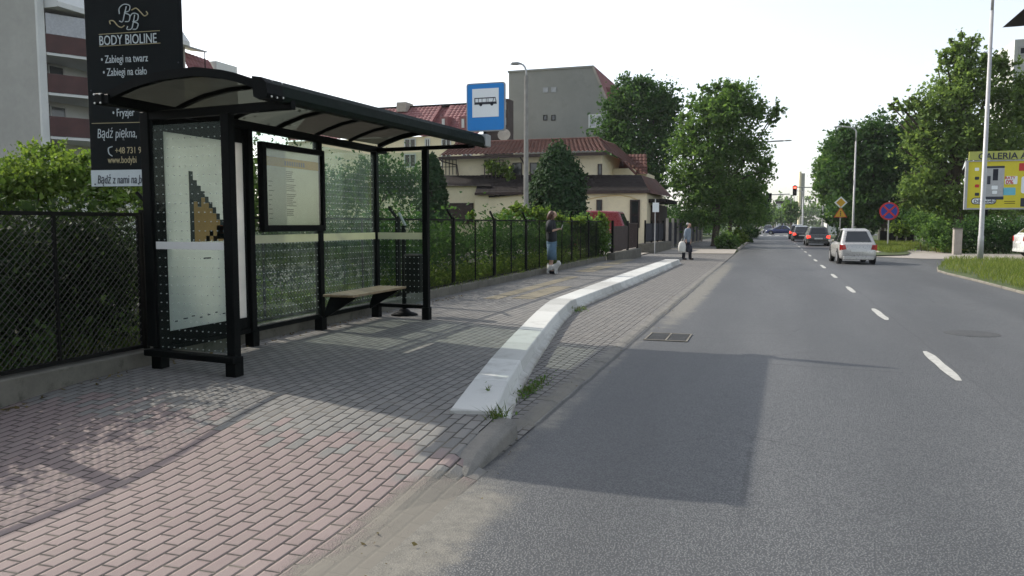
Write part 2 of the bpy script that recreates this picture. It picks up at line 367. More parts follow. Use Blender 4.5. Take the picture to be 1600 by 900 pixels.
M = {}
M['asphalt'] = asphalt()
M['paving'] = bricks('sidewalk pavers', .0855, .172, True)
M['bay'] = bricks('bay pavers', .0855, .13, False, .012, bay=True)
def kerbmat():
    g = G('whitewashed kerb'); P = g.pos(); x, y, z = g.sep(P); idv = g.white(g.m_('FLOOR', g.add(g.mul(y, 1.0), .04)))
    c = g.mix(g.sm(idv, .2, .9), (.58, .585, .555), (.42, .42, .395)); n = g.noise(P, 3.5, 6, .7)
    c = g.mix(g.sm(n, .5, .75, 0, .55), c, (.27, .262, .235)); c = g.mix(g.mul(g.sm(z, .015, .09, 1, 0), g.sm(n, .3, .6, .2, .9)), c, (.24, .225, .19))
    sc = g.mul(g.sm(g.noise(g.scale(P, (1, .6, 9)), 5, 5, .75), .56, .70), g.sm(z, .03, .145, 1, .15)); c = g.mix(g.mul(sc, .6), c, (.13, .128, .12))
    ch = g.sm(g.vor(P, 22), .02, .10, 1, 0); c = g.mix(g.mul(ch, .5), c, (.25, .24, .22))
    return g.set(col=c, rough=.78, spec=.3, nor=g.bump(g.noise(P, 55, 4, .7), .3, .004))
M['kerb'] = kerbmat()
def kerbstone():
    g = G('kerb stone'); P = g.pos(); n = g.noise(P, 5, 5, .65); c = g.mix(g.sm(n, .3, .7), (.12, .118, .108), (.20, .19, .17))
    c = g.mix(g.sm(g.noise(P, 90, 2, .7), .4, .7, 0, .5), c, (.25, .24, .22)); s, nb = sandmask(g)
    y = g.sep(P)[1]; s = g.m_('MAXIMUM', g.mul(s, .95), g.mul(g.sm(y, 3.4, 4.0, 1, 0), g.sm(n, .3, .5, .6, 1)))
    return g.set(col=g.mix(s, c, g.mix(nb, dk(SAND, .8), dk(SAND, 1.15))), rough=.88, spec=.25, nor=g.bump(g.noise(P, 70, 3, .6), .4, .005))
M['stone'] = kerbstone()
M['concrete'] = plain('weathered concrete', (.125, .118, .098), .9, .3, 3, .5, 30, dirt=((.04, .042, .028), .85))
M['palecon'] = plain('pale concrete', (.34, .31, .27), .9, .2, 3, .3, 30, dirt=((.2, .18, .15), .5))
M['paint'] = plain('worn road paint', (.46, .455, .42), .8, .15, 8, .3, 90, dirt=((.13, .13, .127), .85))
M['tactile'] = plain('yellow tactile paving', (.235, .205, .140), .85, .2, 5, .4, 50, dirt=((.17, .165, .15), .8))
M['iron'] = plain('cast iron', (.06, .06, .058), .6, .3, 8, .4, 80, spec=.5)
M['soil'] = plain('garden soil', (.035, .036, .020), .95, .3, 2, .6, 25, dirt=((.05, .075, .025), .8))
M['gutter'] = plain('dirty kerb concrete', (.20, .185, .155), .9, .3, 2.5, .4, 30, dirt=((.10, .095, .07), .7))
M['turf'] = plain('turf', (.060, .085, .026), .95, .35, 1.5, .6, 20, dirt=((.16, .14, .07), .6))
M['black'] = plain('black green metal', (.0022, .0032, .0031), .6, .3, 5, .05, 90, spec=.08)
M['fascia'] = plain('dark green fascia', (.0050, .0105, .0072), .55, .25, 3, .05, 60, spec=.06)
M['bolt'] = plain('steel bolt', (.45, .45, .43), .35, .1, 20, 0, metal=.8)
M['fence'] = plain('dark fence steel', (.008, .008, .007), .7, .3, 6, .1, 60, spec=.12)
M['wire'] = plain('dull wire', (.055, .053, .046), .6, .2, 8, 0, spec=.4)
M['glassy'] = glass('dotted glass back', True, axis='y'); M['glassx'] = glass('dotted glass end', True, axis='x', dirt=.010, r0=.008, r1=.12)
M['smoked'] = smoked()
M['white'] = plain('white print', (.60, .61, .58), .5, .05, 2, 0)
M['poster'] = plain('poster paper', (.40, .42, .40), .6, .08, 1.5, 0)
M['paper'] = plain('timetable paper', (.36, .38, .34), .5, .10, 2.5, .1, 12)

M['wood'] = plain('varnished bench wood', (.22, .16, .09), .5, .3, 12, .2, 30)
M['bill'] = plain('black green banner', (.0035, .006, .0068), .6, .25, 2, .05, 8, spec=.10)
M['gold'] = plain('pale gold print', (.42, .36, .20), .5, .1, 5, 0)
M['lettering'] = plain('pale lettering', (.50, .55, .56), .5, .1, 5, 0)
M['ink'] = plain('ink', (.03, .035, .05), .6, .1, 5, 0)
M['blue'] = plain('blue sign face', (.006, .22, .62), .35, .05, 3, 0, spec=.4)
M['signwhite'] = plain('white sign face', (.84, .87, .87), .35, .03, 3, 0)
M['alu'] = plain('grey sign back', (.30, .31, .31), .45, .1, 5, 0, metal=.4)
M['galv'] = plain('galvanised pole', (.42, .42, .42), .5, .12, 6, .05, 50, metal=.25)
M['conpole'] = plain('concrete pole', (.28, .27, .25), .9, .2, 5, .3, 40)
M['stucco'] = plain('grey stucco', (.37, .365, .335), .95, .12, .5, .35, 12, dirt=((.28, .275, .255), .35))
M['stuccod'] = plain('olive grey stucco', (.225, .23, .212), .95, .10, .35, .35, 8, dirt=((.14, .14, .13), .4))
M['cream'] = plain('cream stucco', (.72, .64, .45), .9, .08, .8, .3, 15, dirt=((.50, .45, .35), .3))
M['ochre'] = plain('ochre stucco', (.60, .47, .25), .9, .08, .8, .3, 15)
M['whitewall'] = plain('white wall', (.62, .63, .61), .9, .08, .6, .2, 15)
M['tile'] = plain('red roof tile', (.105, .040, .029), .85, .35, 1.5, .3, 9, dirt=((.08, .045, .035), .7))
M['tile2'] = plain('old rose roof tile', (.22, .085, .085), .7, .2, .8, .3, 9, dirt=((.18, .07, .07), .4))
M['slate'] = plain('dark brown roof felt', (.016, .012, .011), .85, .3, 1.5, .3, 12, spec=.2)
M['darkwood'] = plain('dark brown planks', (.045, .028, .024), .7, .3, 3, .3, 14)
M['balcony'] = plain('brown balcony sheet', (.075, .032, .030), .7, .25, 1.5, .3, 10)
M['window'] = plain('window glass', (.03, .035, .04), .12, .2, 1.5, 0, spec=.8)
M['frame'] = plain('white frame', (.55, .56, .55), .6, .06, 3, 0)
M['palepane'] = plain('curtained pane', (.34, .35, .37), .25, .15, 1, 0, spec=.6)
M['bark'] = plain('bark', (.07, .055, .04), .95, .3, 6, .7, 25)
M['rubber'] = plain('tyre rubber', (.018, .018, .018), .8, .2, 8, .2, 40)
M['rim'] = plain('wheel rim', (.40, .41, .42), .35, .1, 6, 0, metal=.7)
M['carglass'] = plain('car glass', (.015, .018, .02), .06, .1, 2, 0, spec=.9)
M['plastic'] = plain('dark trim plastic', (.025, .025, .026), .55, .15, 6, .1, 60)
M['redlamp'] = plain('red tail lens', (.45, .02, .02), .15, .1, 6, 0, spec=.7)
M['plate'] = plain('number plate', (.65, .65, .62), .5, .05, 6, 0)
def paint(n, c): return plain('car paint ' + n, c, .28, .05, 2, 0, spec=.5, coat=.7)
M['silver'] = plain('silver car paint', (.46, .45, .43), .30, .05, 2, 0, metal=.35, coat=.6)
M['yellow'] = plain('yellow ad', (.66, .56, .03), .45, .05, 1, 0)
M['olive'] = plain('olive header board', (.42, .44, .10), .5, .08, 2, 0)
M['red'] = plain('red print', (.55, .03, .03), .45, .06, 3, 0)
M['cyan'] = plain('cyan print', (.16, .50, .62), .45, .06, 3, 0)
M['amber'] = plain('amber sign face', (.72, .42, .03), .4, .05, 3, 0)
M['skin'] = plain('skin', (.44, .27, .20), .5, .08, 8, 0)
M['hair'] = plain('chestnut hair', (.085, .040, .024), .5, .4, 18, .2, 60)
M['greyhair'] = plain('grey hair', (.32, .31, .30), .6, .3, 18, .2, 60)
M['tee'] = plain('black cotton', (.012, .015, .018), .85, .3, 6, .2, 40)
M['denim'] = plain('washed denim', (.075, .135, .19), .85, .25, 9, .3, 70)
M['navy'] = plain('navy cloth', (.022, .024, .035), .85, .3, 6, .2, 40)
M['shirt'] = plain('grey blue shirt', (.20, .24, .28), .85, .2, 6, .2, 40)
M['fur'] = plain('white fur', (.50, .50, .48), .9, .15, 14, .5, 60)
M['bagwhite'] = plain('white plastic bag', (.62, .61, .56), .5, .12, 6, .4, 14)
M['leafA'] = leafmat('leaf mid green', (.060, .125, .036), (.125, .205, .065), .48)
M['leafDark'] = leafmat('leaf deep green', (.028, .070, .024), (.066, .128, .042), .38)
M['leafConifer'] = leafmat('conifer green', (.022, .050, .022), (.048, .088, .036), .2)
M['leafLime'] = leafmat('leaf fresh green', (.075, .135, .028), (.150, .215, .045), .45, (.20, .28, .10))
M['leafMaple'] = leafmat('leaf olive green', (.098, .160, .052), (.185, .265, .090), .5, (.20, .25, .10))
M['leafHedge'] = leafmat('hedge green', (.025, .050, .016), (.055, .095, .026), .32)
M['leafShade'] = leafmat('shade darkened hedge green', (.010, .022, .008), (.026, .046, .015), .22, (.10, .15, .04))  # hedge leaf colour darkened to stand for shade under taller trees
M['grass'] = leafmat('grass blades', (.090, .135, .030), (.175, .210, .055), .4, (.26, .23, .10))
M['weed'] = leafmat('weed blades', (.045, .085, .018), (.11, .13, .04), .35)

def backlit(name, col, k=.5):
    m = plain(name, col, .55, .08, 1.5, 0); t_ = m.node_tree; pb_ = t_.nodes['Principled BSDF']; tl = t_.nodes.new('ShaderNodeBsdfTranslucent'); mx = t_.nodes.new('ShaderNodeMixShader')
    src = pb_.inputs['Base Color'].links[0].from_socket; t_.links.new(src, tl.inputs[0]); mx.inputs[0].default_value = k
    t_.links.new(pb_.outputs[0], mx.inputs[1]); t_.links.new(tl.outputs[0], mx.inputs[2]); t_.links.new(mx.outputs[0], t_.nodes['Material Output'].inputs[0]); return m
M['film'] = backlit('cream glass film', (.66, .66, .50), .5); M['poster'] = backlit('poster sheet', (.78, .78, .76), .62); M['added_diffuser'] = backlit('poster diffuser', (.88, .88, .86), .85); M['paper'] = backlit('timetable sheet', (.58, .60, .54), .6)
# ------------------------------------------------------------------ ground, road, sidewalk
def smst(t): t = min(1, max(0, t)); return t * t * (3 - 2 * t)
def sz(y): return .012 + .138 * smst((y - 3.1) / 2.2) * (1 - .93 * smst((y - 28.4) / 2.6))
def pl(y, tab):
    for (y0, x0), (y1, x1) in zip(tab, tab[1:]):
        if y <= y1: return x0 + (x1 - x0) * (y - y0) / (y1 - y0) if y > y0 else x0
    return tab[-1][1]
KL = [(4.94, -2.07), (6.24, -2.37), (7.54, -2.63), (10.67, -3.2), (12.53, -3.49), (15.2, -3.53), (18.8, -3.57), (28.5, -3.57)]
KR = [(4.98, -1.77), (6.13, -2.05), (7.4, -2.30), (10.62, -2.86), (12.64, -3.14), (15, -3.12), (18, -3.09), (28.3, -3.08)]
def struct(mb, name, mat, **k): return tag(mb.build(name, mat, **k), kind='structure')

mb = MB(); mb.poly([(-900, -300, -.06), (900, -300, -.06), (900, 1600, -.06), (-900, 1600, -.06)]); struct(mb, 'ground', M['turf'])
mb = MB()
ys = [-12, 40, 110, 420]
mb.poly([(-1.6, -12, 0), (4.92, -12, 0), (4.92, 420, 0), (-1.6, 420, 0)]); struct(mb, 'road', M['asphalt'])
mb = MB(); mb.poly([(4.92, -12, 0), (70, -12, 0), (70, 39.6, 0), (4.92, 39.6, 0)]); struct(mb, 'side_street', M['asphalt'])
mb = MB(); mb.poly([(-40, 104, .002), (-1.6, 104, .002), (-1.6, 118, .002), (-40, 118, .002)]); mb.poly([(4.92, 104, .002), (60, 104, .002), (60, 118, .002), (4.92, 118, .002)]); struct(mb, 'cross_street', M['asphalt'])

mb = MB(); yy = [-6, 1, 2, 3, 3.4, 3.8, 4.2, 4.6, 4.965, 4.985, 5.4, 6.24, 7.54, 9, 10.67, 12.53, 15.2, 18.8, 23, 28.4, 28.9, 29.4, 29.9, 30.4, 31, 38]
def xr(y): return -1.748 if y < 4.97 else pl(y, KL) - .004
for a, b in zip(yy, yy[1:]): mb.poly([(-5.56, a, sz(a)), (xr(a), a, sz(a)), (xr(b), b, sz(b)), (-5.56, b, sz(b))])
for a, b in zip(yy, yy[1:]):
    if a > 28: mb.poly([(xr(a), a, sz(a)), (xr(b), b, sz(b)), (xr(b), b, -.02), (xr(a), a, -.02)])
for a, b in zip(yy, yy[1:]):
    if b <= 4.61: e = -1.53 if b <= 4.21 else -1.64; mb.poly([(xr(a), a, sz(a)), (e, a, -.002), (e, b, -.002), (xr(b), b, sz(b))])
struct(mb, 'sidewalk', M['paving'])
mb = MB()
mb.poly([(-1.74, 4.5, .004), (-1.57, 4.5, .004), (-1.57, 5.3, .008), (-1.70, 5.3, .012), (-1.80, 4.95, .010)])
by = [5.0, 6.2, 7.5, 10.6, 12.6, 15, 18, 23, 29.5]
for a, b in zip(by, by[1:]): mb.poly([(pl(a, KR) - .02, a, .010), (-1.72, a, .014), (-1.72, b, .014), (pl(b, KR) - .02, b, .010)])
mb.poly([(-3.6, 28.2, .012), (-1.60, 28.2, .016), (-1.60, 37.9, .016), (-3.6, 37.9, .012)])
struct(mb, 'bus_bay', M['bay'])
mb = MB()     # raised boarding kerb in one metre stones
s = 4.96
while s < 28.2:
    e = min(s + (1.0 if s < 12 else 1.15), 28.3); a, b = s + .003, e - .003
    if s < 12.6 < e: e = b = 12.6
    def sec(y): l, r = pl(y, KL), pl(y, KR); z0 = .165; return [(l, y - (.06 if y < 5 else 0), z0), (r - .012, y, z0), (r, y, z0 - .012), (r + .022, y, .06), (r + .075, y, .035), (r + .085, y, .0), (l, y, -.03)]
    A, B = sec(a), sec(b); n = len(A)
    mb.hull(A + B, [list(range(n))[::-1], list(range(n, 2 * n))] + [(i, (i + 1) % n, n + (i + 1) % n, n + i) for i in range(n)]); s = e
struct(mb, 'boarding_kerb', M['kerb'], bevel=.004)
mb = MB()     # flush kerb stones along the carriageway
def top(y): return max(.004, (sz(y) - .003) * smst((y - 3.80) / .6) if y < 5.0 else (.02 if y > 5.4 else .006)) * (1 - smst((y - 4.97) / .5)) + .018 * smst((y - 4.97) / .5)
for s in [3.98] + [5.06 + .96 * k for k in range(26)]:
    x0, x1 = (-1.75, -1.595) if s < 4.6 else (-1.73, -1.59)
    a, b = s + .004, s + .955; j = 0 if s < 4.6 else random.uniform(-.008, .008); tw = random.uniform(-.006, .006)
    pr = lambda y: [(x0 + j, y, -.05), (x0 + j, y, top(y)), (x1 - .05 + j, y, top(y) + tw * .3), (x1 + j, y, max(.003, top(y) - .035 + tw)), (x1 + .012 + j, y, -.05)]
    mids = [a, a + (b - a) / 3, a + 2 * (b - a) / 3, b]; S = [pr(y) for y in mids]; V = sum(S, []); Fc = [list(range(5))[::-1], list(range(15, 20))]
    for q in range(3):
        for i in range(5): Fc.append((q * 5 + i, q * 5 + (i + 1) % 5, (q + 1) * 5 + (i + 1) % 5, (q + 1) * 5 + i))
    mb.hull(V, Fc)
struct(mb, 'kerb_stones', M['stone'], bevel=.012, seg=2)
mb = MB()
for (a, b, x0, x1) in ((12.8, 15.6, -4.25, -3.85), (12.6, 18.6, -4.7, -4.42), (20.5, 23.5, -5.0, -4.5), (24.5, 28.0, -5.1, -4.6)):
    mb.poly([(x0, a, .155), (x1, a, .155), (x1, b, .155), (x0, b, .155)])
struct(mb, 'tactile_paving', M['tactile'])
mb = MB()
for a, b in ((-1.55, .2), (3.2, 4.95), (8.05, 9.8), (12.85, 14.5), (17.75, 19.4), (22.4, 24.1), (27.1, 29.2), (32, 33.8), (36.8, 38.6)) + tuple((k, k + 1.8) for k in np.arange(41.5, 100, 4.8)):
    n = 7; L = []; Rr = []
    for i in range(n):
        y = a + (b - a) * i / (n - 1); k = .5 if i in (0, n - 1) else 1
        L.append((1.69 - .052 * k + random.uniform(-.008, .008), y, .004)); Rr.append((1.69 + .052 * k + random.uniform(-.008, .008), y, .004))
    mb.poly(L + Rr[::-1])
for x in np.arange(-1.4, 1.5, .95): mb.poly([(x, 98, .004), (x + .5, 98, .004), (x + .5, 102, .004), (x, 102, .004)])
struct(mb, 'lane_marking', M['paint'])
# far left sidewalk, crossing strip, yard
mb = MB()
mb.poly([(-5.6, 37.6, .03), (-1.62, 38.2, .03), (-1.75, 44.5, .03), (-6.2, 44.5, .03)]); mb.poly([(-7.5, 33.6, .06), (-5.47, 33.6, .06), (-5.47, 46.5, .06), (-14, 46.5, .06), (-14, 34, .06)]); struct(mb, 'driveway', M['palecon'])
mb = MB(); mb.poly([(-6.0, 44.5, .05), (-2.9, 44.5, .05), (-2.7, 103, .05), (-5.0, 103, .05)]); mb.poly([(-5.0, 119, .05), (-2.7, 119, .05), (-2.7, 400, .05), (-5.0, 400, .05)]); struct(mb, 'footpath', M['paving'])
mb = MB(); mb.poly([(-60, -20, .12), (-5.62, -20, .12), (-5.62, 33.4, .12), (-60, 33.4, .12)]); struct(mb, 'garden', M['soil'])
mb = MB(); mb.box(-1.72, -1.6, 44.5, 103, -.05, .1); mb.box(-1.72, -1.6, 119, 400, -.05, .1); mb.box(4.92, 5.04, 41, 103, -.05, .1); mb.box(4.92, 5.04, 119, 400, -.05, .1); struct(mb, 'kerb', M['palecon'])

# right hand island with its kerb, verge and side walk
isl = [(5.02, 14), (4.98, 18), (4.92, 22), (4.80, 25), (4.82, 26.4), (5.15, 28.3), (5.9, 31.5), (6.6, 34.2), (7.4, 35.0), (8.3, 34.0), (9.4, 31.6), (11, 29), (14, 26), (22, 22), (22, 14)]
mb = MB(); mb.prism([(x, y, -.05) for x, y in isl], (0, 0, .11)); struct(mb, 'traffic_island', M['turf'])
mb = MB()
for (x0, y0), (x1, y1) in zip(isl[:9], isl[1:9]):
    d = Vector((x1 - x0, y1 - y0, 0)).normalized(); nrm = Vector((d.y, -d.x, 0))
    n = max(1, round((Vector((x1 - x0, y1 - y0))).length / 1.0)); 
    for i in range(n):
        p = Vector((x0, y0, 0)).lerp(Vector((x1, y1, 0)), i / n + .004); q = Vector((x0, y0, 0)).lerp(Vector((x1, y1, 0)), (i + 1) / n - .004)
        mb.obox(p - nrm * .02 + Vector((0, 0, -.05)), nrm * .17, q - p, (0, 0, .105))
struct(mb, 'island_kerb', M['gutter'], bevel=.015)
mb = MB(); mb.poly([tuple(gz(u, v, .012)) for u, v in ((1360, 401), (1440, 404), (1500, 405), (1640, 409), (1640, 397), (1497, 396.5), (1440, 391), (1404, 384), (1380, 377), (1390, 384), (1422, 394), (1415, 397.5))]); struct(mb, 'pale_pavement', M['palecon'])
mb = MB(); vg = [gz(u, v, .06) for u, v in ((1365, 399), (1417, 397.5), (1422, 394), (1390, 384), (1372, 376))]
mb.poly([tuple(p) for p in vg] + [(6.8, 103, .06), (5.05, 103, .06)]); struct(mb, 'verge', M['turf'])

# gully, manhole
t = thing('drain_grate', 'cast iron twin drain grate set in the asphalt beside the bus bay', 'drain', (-1.2, 10.0, 0))
mb = MB()
for a in (-1.46, -1.205, -.95): mb.box(a - .010, a + .010, 9.68, 10.32, .004, .012)
for b in (9.66, 10.30): mb.box(-1.475, -.935, b, b + .03, .004, .0125)
mb.build('frame', M['gutter'], t)
for x in (-1.44, -1.185):
    mb = MB()
    for k in range(9): mb.box(x + .004, x + .216, 9.72 + k * .064, 9.755 + k * .064, .003, .010)
    mb.build('grid', M['iron'], t)
t = thing('manhole_cover', 'round worn manhole cover in the far lane', 'manhole cover', (2.55, 11.6, 0))
mb = MB().lathe((2.55, 11.6, .0), [(.33, 0), (.33, .003), (.29, .0035)], 28); mb.build('rim', M['iron'], t)
mb = MB().lathe((2.55, 11.6, .0), [(.285, 0), (.285, .0042), (.26, .0047)], 28); mb.build('lid', M['iron'], t)

# ------------------------------------------------------------------ bus shelter
SY = sz(8)
X0, X1 = -5.2, -4.31                                  # back posts, front posts
sh = thing('bus_shelter', 'dark green bus shelter with arched smoked roof and dotted glass walls', 'bus shelter', (X0, 7.6, SY))
def post(x, y, w_, z1, foot=True):
    mb = MB(); mb.box(x - w_ / 2, x + w_ / 2, y - w_ / 2, y + w_ / 2, SY, z1)
    if foot: mb.box(x - w_ / 2 - .012, x + w_ / 2 + .012, y - w_ / 2 - .012, y + w_ / 2 + .012, SY, SY + .17)
    return mb.build('post', M['black'], sh, bevel=.006)
BY = [5.62, 6.94, 8.27, 9.70]
for i, y in enumerate(BY): post(X0, y, .085, 2.44)
post(X1, 5.50, .085, 2.36); post(X1 - .09, 9.62, .08, 2.44)
mb = MB()
mb.box(X0 - .05, X0 + .05, 5.1, 9.98, 2.42, 2.50)                        # back eaves beam
mb.build('eaves_beam', M['black'], sh, bevel=.006)
mb = MB(); mb.bar((X0, 5.60, 2.385), (X1 + .68, 5.44, 2.39), .06, .075); mb.build('cross_beam', M['black'], sh, bevel=.005)
mb = MB(); mb.bar((X0, 9.70, 2.45), (-3.72, 9.66, 2.46), .05, .05); mb.build('cross_beam', M['black'], sh, bevel=.005)
mb = MB()
for a, b in zip(BY, BY[1:]): mb.box(X0 - .03, X0 + .035, a + .06, b - .06, SY + .15, SY + .20)
mb.build('bottom_rail', M['black'], sh, bevel=.004)
mb = MB(); mb.bar((X0 - .06, 5.54, SY + .155), (X1 + .085, 5.425, SY + .155), .10, .055); mb.build('bottom_rail', M['black'], sh, bevel=.006)
mb = MB(); mb.bar((X0 + .05, 9.69, SY + .17), (X1 - .11, 9.63, SY + .17), .05, .05); mb.build('bottom_rail', M['black'], sh, bevel=.004)
# roof
PR = [(-5.27, 2.475), (-5.12, 2.535), (-4.9, 2.60), (-4.62, 2.645), (-4.3, 2.655), (-4.0, 2.61), (-3.80, 2.545), (-3.70, 2.50)]
RY0, RY1 = 5.12, 9.98
def rz(z, y): return z + .016 * (y - 5.12)
def sub_pr(n=22):
    xs = np.linspace(PR[0][0], PR[-1][0], n); return [(x, float(np.interp(x, [p[0] for p in PR], [p[1] for p in PR]))) for x in xs]
mb = MB(); q = sub_pr(26)
for (xa, za), (xb, zb) in zip(q, q[1:]):
    mb.poly([(xa, RY0 + .05, rz(za, RY0)), (xb, RY0 + .05, rz(zb, RY0)), (xb, RY1 - .05, rz(zb, RY1)), (xa, RY1 - .05, rz(za, RY1))])
mb.build('roof_sheet', M['smoked'], sh, smooth=True)
def rib(y, wd, hh, dz=0):
    mb = MB(); pts = sub_pr(14)
    up_ = [(x, y, rz(z, y) + .012 + dz) for x, z in pts]; lo = [(x, y, rz(z, y) - hh + dz) for x, z in pts[::-1]]
    n = len(pts); V = [Vector(p) - Vector((0, wd / 2, 0)) for p in up_ + lo]; W = [p + Vector((0, wd, 0)) for p in V]; m = 2 * n
    f = [(i, i + 1, m + i + 1, m + i) for i in range(n - 1)] + [(n + i, n + i + 1, m + n + i + 1, m + n + i) for i in range(n - 1)]
    f += [(i, 2 * n - 1 - i, 2 * n - 2 - i, i + 1) for i in range(n - 1)] + [(m + i, m + i + 1, m + 2 * n - 2 - i, m + 2 * n - 1 - i) for i in range(n - 1)]
    f += [(0, m, m + 2 * n - 1, 2 * n - 1), (n - 1, n, m + n, m + n - 1)]
    mb.hull(V + W, f); return mb
for i in range(7):
    y = RY0 + .03 + (RY1 - RY0 - .06) * i / 6
    rib(y, .06 if i in (0, 6) else .045, .055 if i in (0, 6) else .032, 0).build('roof_rib', M['black'], sh)
fa = MB(); fp = [(-3.76, 2.562), (-3.68, 2.55), (-3.64, 2.51), (-3.625, 2.43), (-3.64, 2.395), (-3.70, 2.385), (-3.75, 2.41)]
A = [(x, RY0 - .02, rz(z, RY0)) for x, z in fp]; B = [(x, RY1 + .02, rz(z, RY1)) for x, z in fp]; n = len(A)
fa.hull(A + B, [list(range(n))[::-1], list(range(n, 2 * n))] + [(i, (i + 1) % n, n + (i + 1) % n, n + i) for i in range(n)])
fas = fa.build('front_fascia', M['fascia'], sh)
mb = MB(); cxm, czm = -3.69, 2.475; A = [(cxm + (x - cxm) * 1.02, RY0 - .024, czm + (z - czm) * 1.015) for x, z in fp]; mb.prism(A, (0, .21, 0)); cap = mb.build('fascia_cap', M['black'], sh)
for y, z in ((RY0 + .03, 2.53), (RY0 + .16, 2.53), (RY0 + .02, 2.41), (RY0 + .09, 2.41), (RY0 + .17, 2.42)): MB().disc((-3.624, y, z), .008, (1, 0, 0), .008, 8).build('bolt', M['bolt'], cap)
mb = MB(); mb.box(-5.29, -5.20, RY0 - .03, RY0 + .10, 2.42, 2.51); cap = mb.build('rear_cap', M['black'], sh, bevel=.008)
for x, z in ((-5.28, 2.50), (-5.22, 2.50), (-5.275, 2.43), (-5.215, 2.43)): MB().disc((x, RY0 - .038, z), .008, (0, 1, 0), .01, 8).build('bolt', M['bolt'], cap)
mb = MB(); mb.box(-3.75, -3.61, RY1 - .16, RY1 + .03, 2.47, 2.63); mb.build('fascia_cap', M['alu'], sh, bevel=.008)
# glass
def pane(name, mat, a, b, z0, z1, parent=sh):
    a, b = Vector((*a, 0)), Vector((*b, 0)); d = b - a; nrm = Vector((d.y, -d.x, 0)).normalized() * .008
    return MB().obox(a + Vector((0, 0, z0)), d, nrm, (0, 0, z1 - z0)).build(name, mat, parent)
film = []
p1 = pane('glass_panel', M['glassx'], (X0 + .06, 5.57), (X1 - .06, 5.515), SY + .19, 2.30)
p2 = pane('glass_panel', M['glassy'], (X0, 6.99), (X0, 8.22), SY + .21, 1.36)
p3 = pane('glass_panel', M['glassy'], (X0, 8.32), (X0, 9.65), SY + .21, 2.38)
p4 = pane('glass_panel', M['glassx'], (X0 + .05, 9.68), (X1 - .14, 9.63), SY + .21, 2.40)
pane('top_light', M['glassy'], (X0, 6.99), (X0, 8.22), 2.30, 2.41); 
def band(par, a, b, z0, z1, mat): pane('visibility_strip', mat, a, b, z0, z1, par)
band(p1, (X0 + .065, 5.556), (X1 - .065, 5.501), 1.225, 1.29, M['white'])
band(p2, (X0 + .015, 6.995), (X0 + .015, 8.215), 1.235, 1.325, M['film'])
band(p3, (X0 + .015, 8.325), (X0 + .015, 9.645), 1.235, 1.325, M['film'])
band(p4, (X0 + .06, 9.665), (X1 - .145, 9.618), 1.235, 1.325, M['film'])
# ad case in the first bay with a pixel drawing
mb = MB(); xs = X0 + .02
mb.box(xs - .10, xs - .008, 5.56, 5.745, SY + .2, 2.42); mb.box(xs - .10, xs - .008, 6.84, 6.89, SY + .2, 2.42); mb.box(xs - .10, xs - .008, 5.745, 6.84, 2.27, 2.42); mb.box(xs - .10, xs - .008, 5.745, 6.84, SY + .2, .47); adc = mb.build('poster_case', M['black'], sh, bevel=.006)
mb = MB(); mb.box(xs - .018, xs - .008, 5.745, 6.84, .47, 2.27); pos = mb.build('poster', M['poster'], adc)
MB().box(xs - .098, xs - .092, 5.745, 6.84, .47, 2.27).build('added_diffuser', M['added_diffuser'], adc)  # unseen sheet added behind the poster to even out light coming through
def pix(cells, mat, name):
    mb = MB()
    for y, z, wy, hz in cells: mb.box(xs - .006, xs - .002, y, y + wy, z, z + hz)
    mb.build(name, mat, pos)
def pxy(u, v): p = gx(u, v, xs); return p.y, p.z
dark = []; tan = []; 
c = .052
y0, z0 = pxy(299, 378); col = [13, 12, 11, 10, 9, 8, 7, 6, 5, 4, 3, 2]
M['pixdark'] = plain('pixel black', (.022, .03, .03), .6, .1, 5, 0); M['pixtan'] = plain('pixel tan', (.42, .24, .08), .6, .1, 5, 0); M['pixorange'] = plain('pixel orange', (.60, .15, .03), .6, .1, 5, 0)
outline = [.66, .58, .53, .48, .43, .38, .33, .27, .21, .15, .10]
for i, h_ in enumerate(outline):
    y = y0 + i * c; th = .20 if i < 3 else c * 1.15
    if i == 0: dark.append((y, z0, c, h_))
    else: dark.append((y, z0 + h_ - th, c, th)); tan.append((y, z0, c, h_ - th))
dark += [(y0 + c * 4, z0 + .0, c, c), (y0 + c * 5, z0 + .05, c, c), (y0 + c * 7, z0 + .02, c * 2, c), (y0 + c * 3.2, z0 - .17, c * 2, .014), (y0 + c * 9, z0 - .17, c, c), (y0 + c * 10, z0 - .22, c, c)]
pix(tan, M['pixtan'], 'pixel_fill'); pix([(y, z + .0015, a, b) for y, z, a, b in dark], M['pixdark'], 'pixel_outline')
pix([(y0 + c * 7, z0 + .072, c * 2, c * 1.6), (y0 + c * 6, z0 + .0, c, c), (y0 + c * 10, z0 - .165, c * 1.5, c)], M['pixorange'], 'pixel_patch')
mb = MB()
for k in range(9):
    y = 5.8 + k * .11; mb.box(xs - .006, xs - .003, y, y + random.uniform(.03, .08), .545 + (k % 3) * .012, .556 + (k % 3) * .012)
mb.build('small_print', M['ink'], pos)
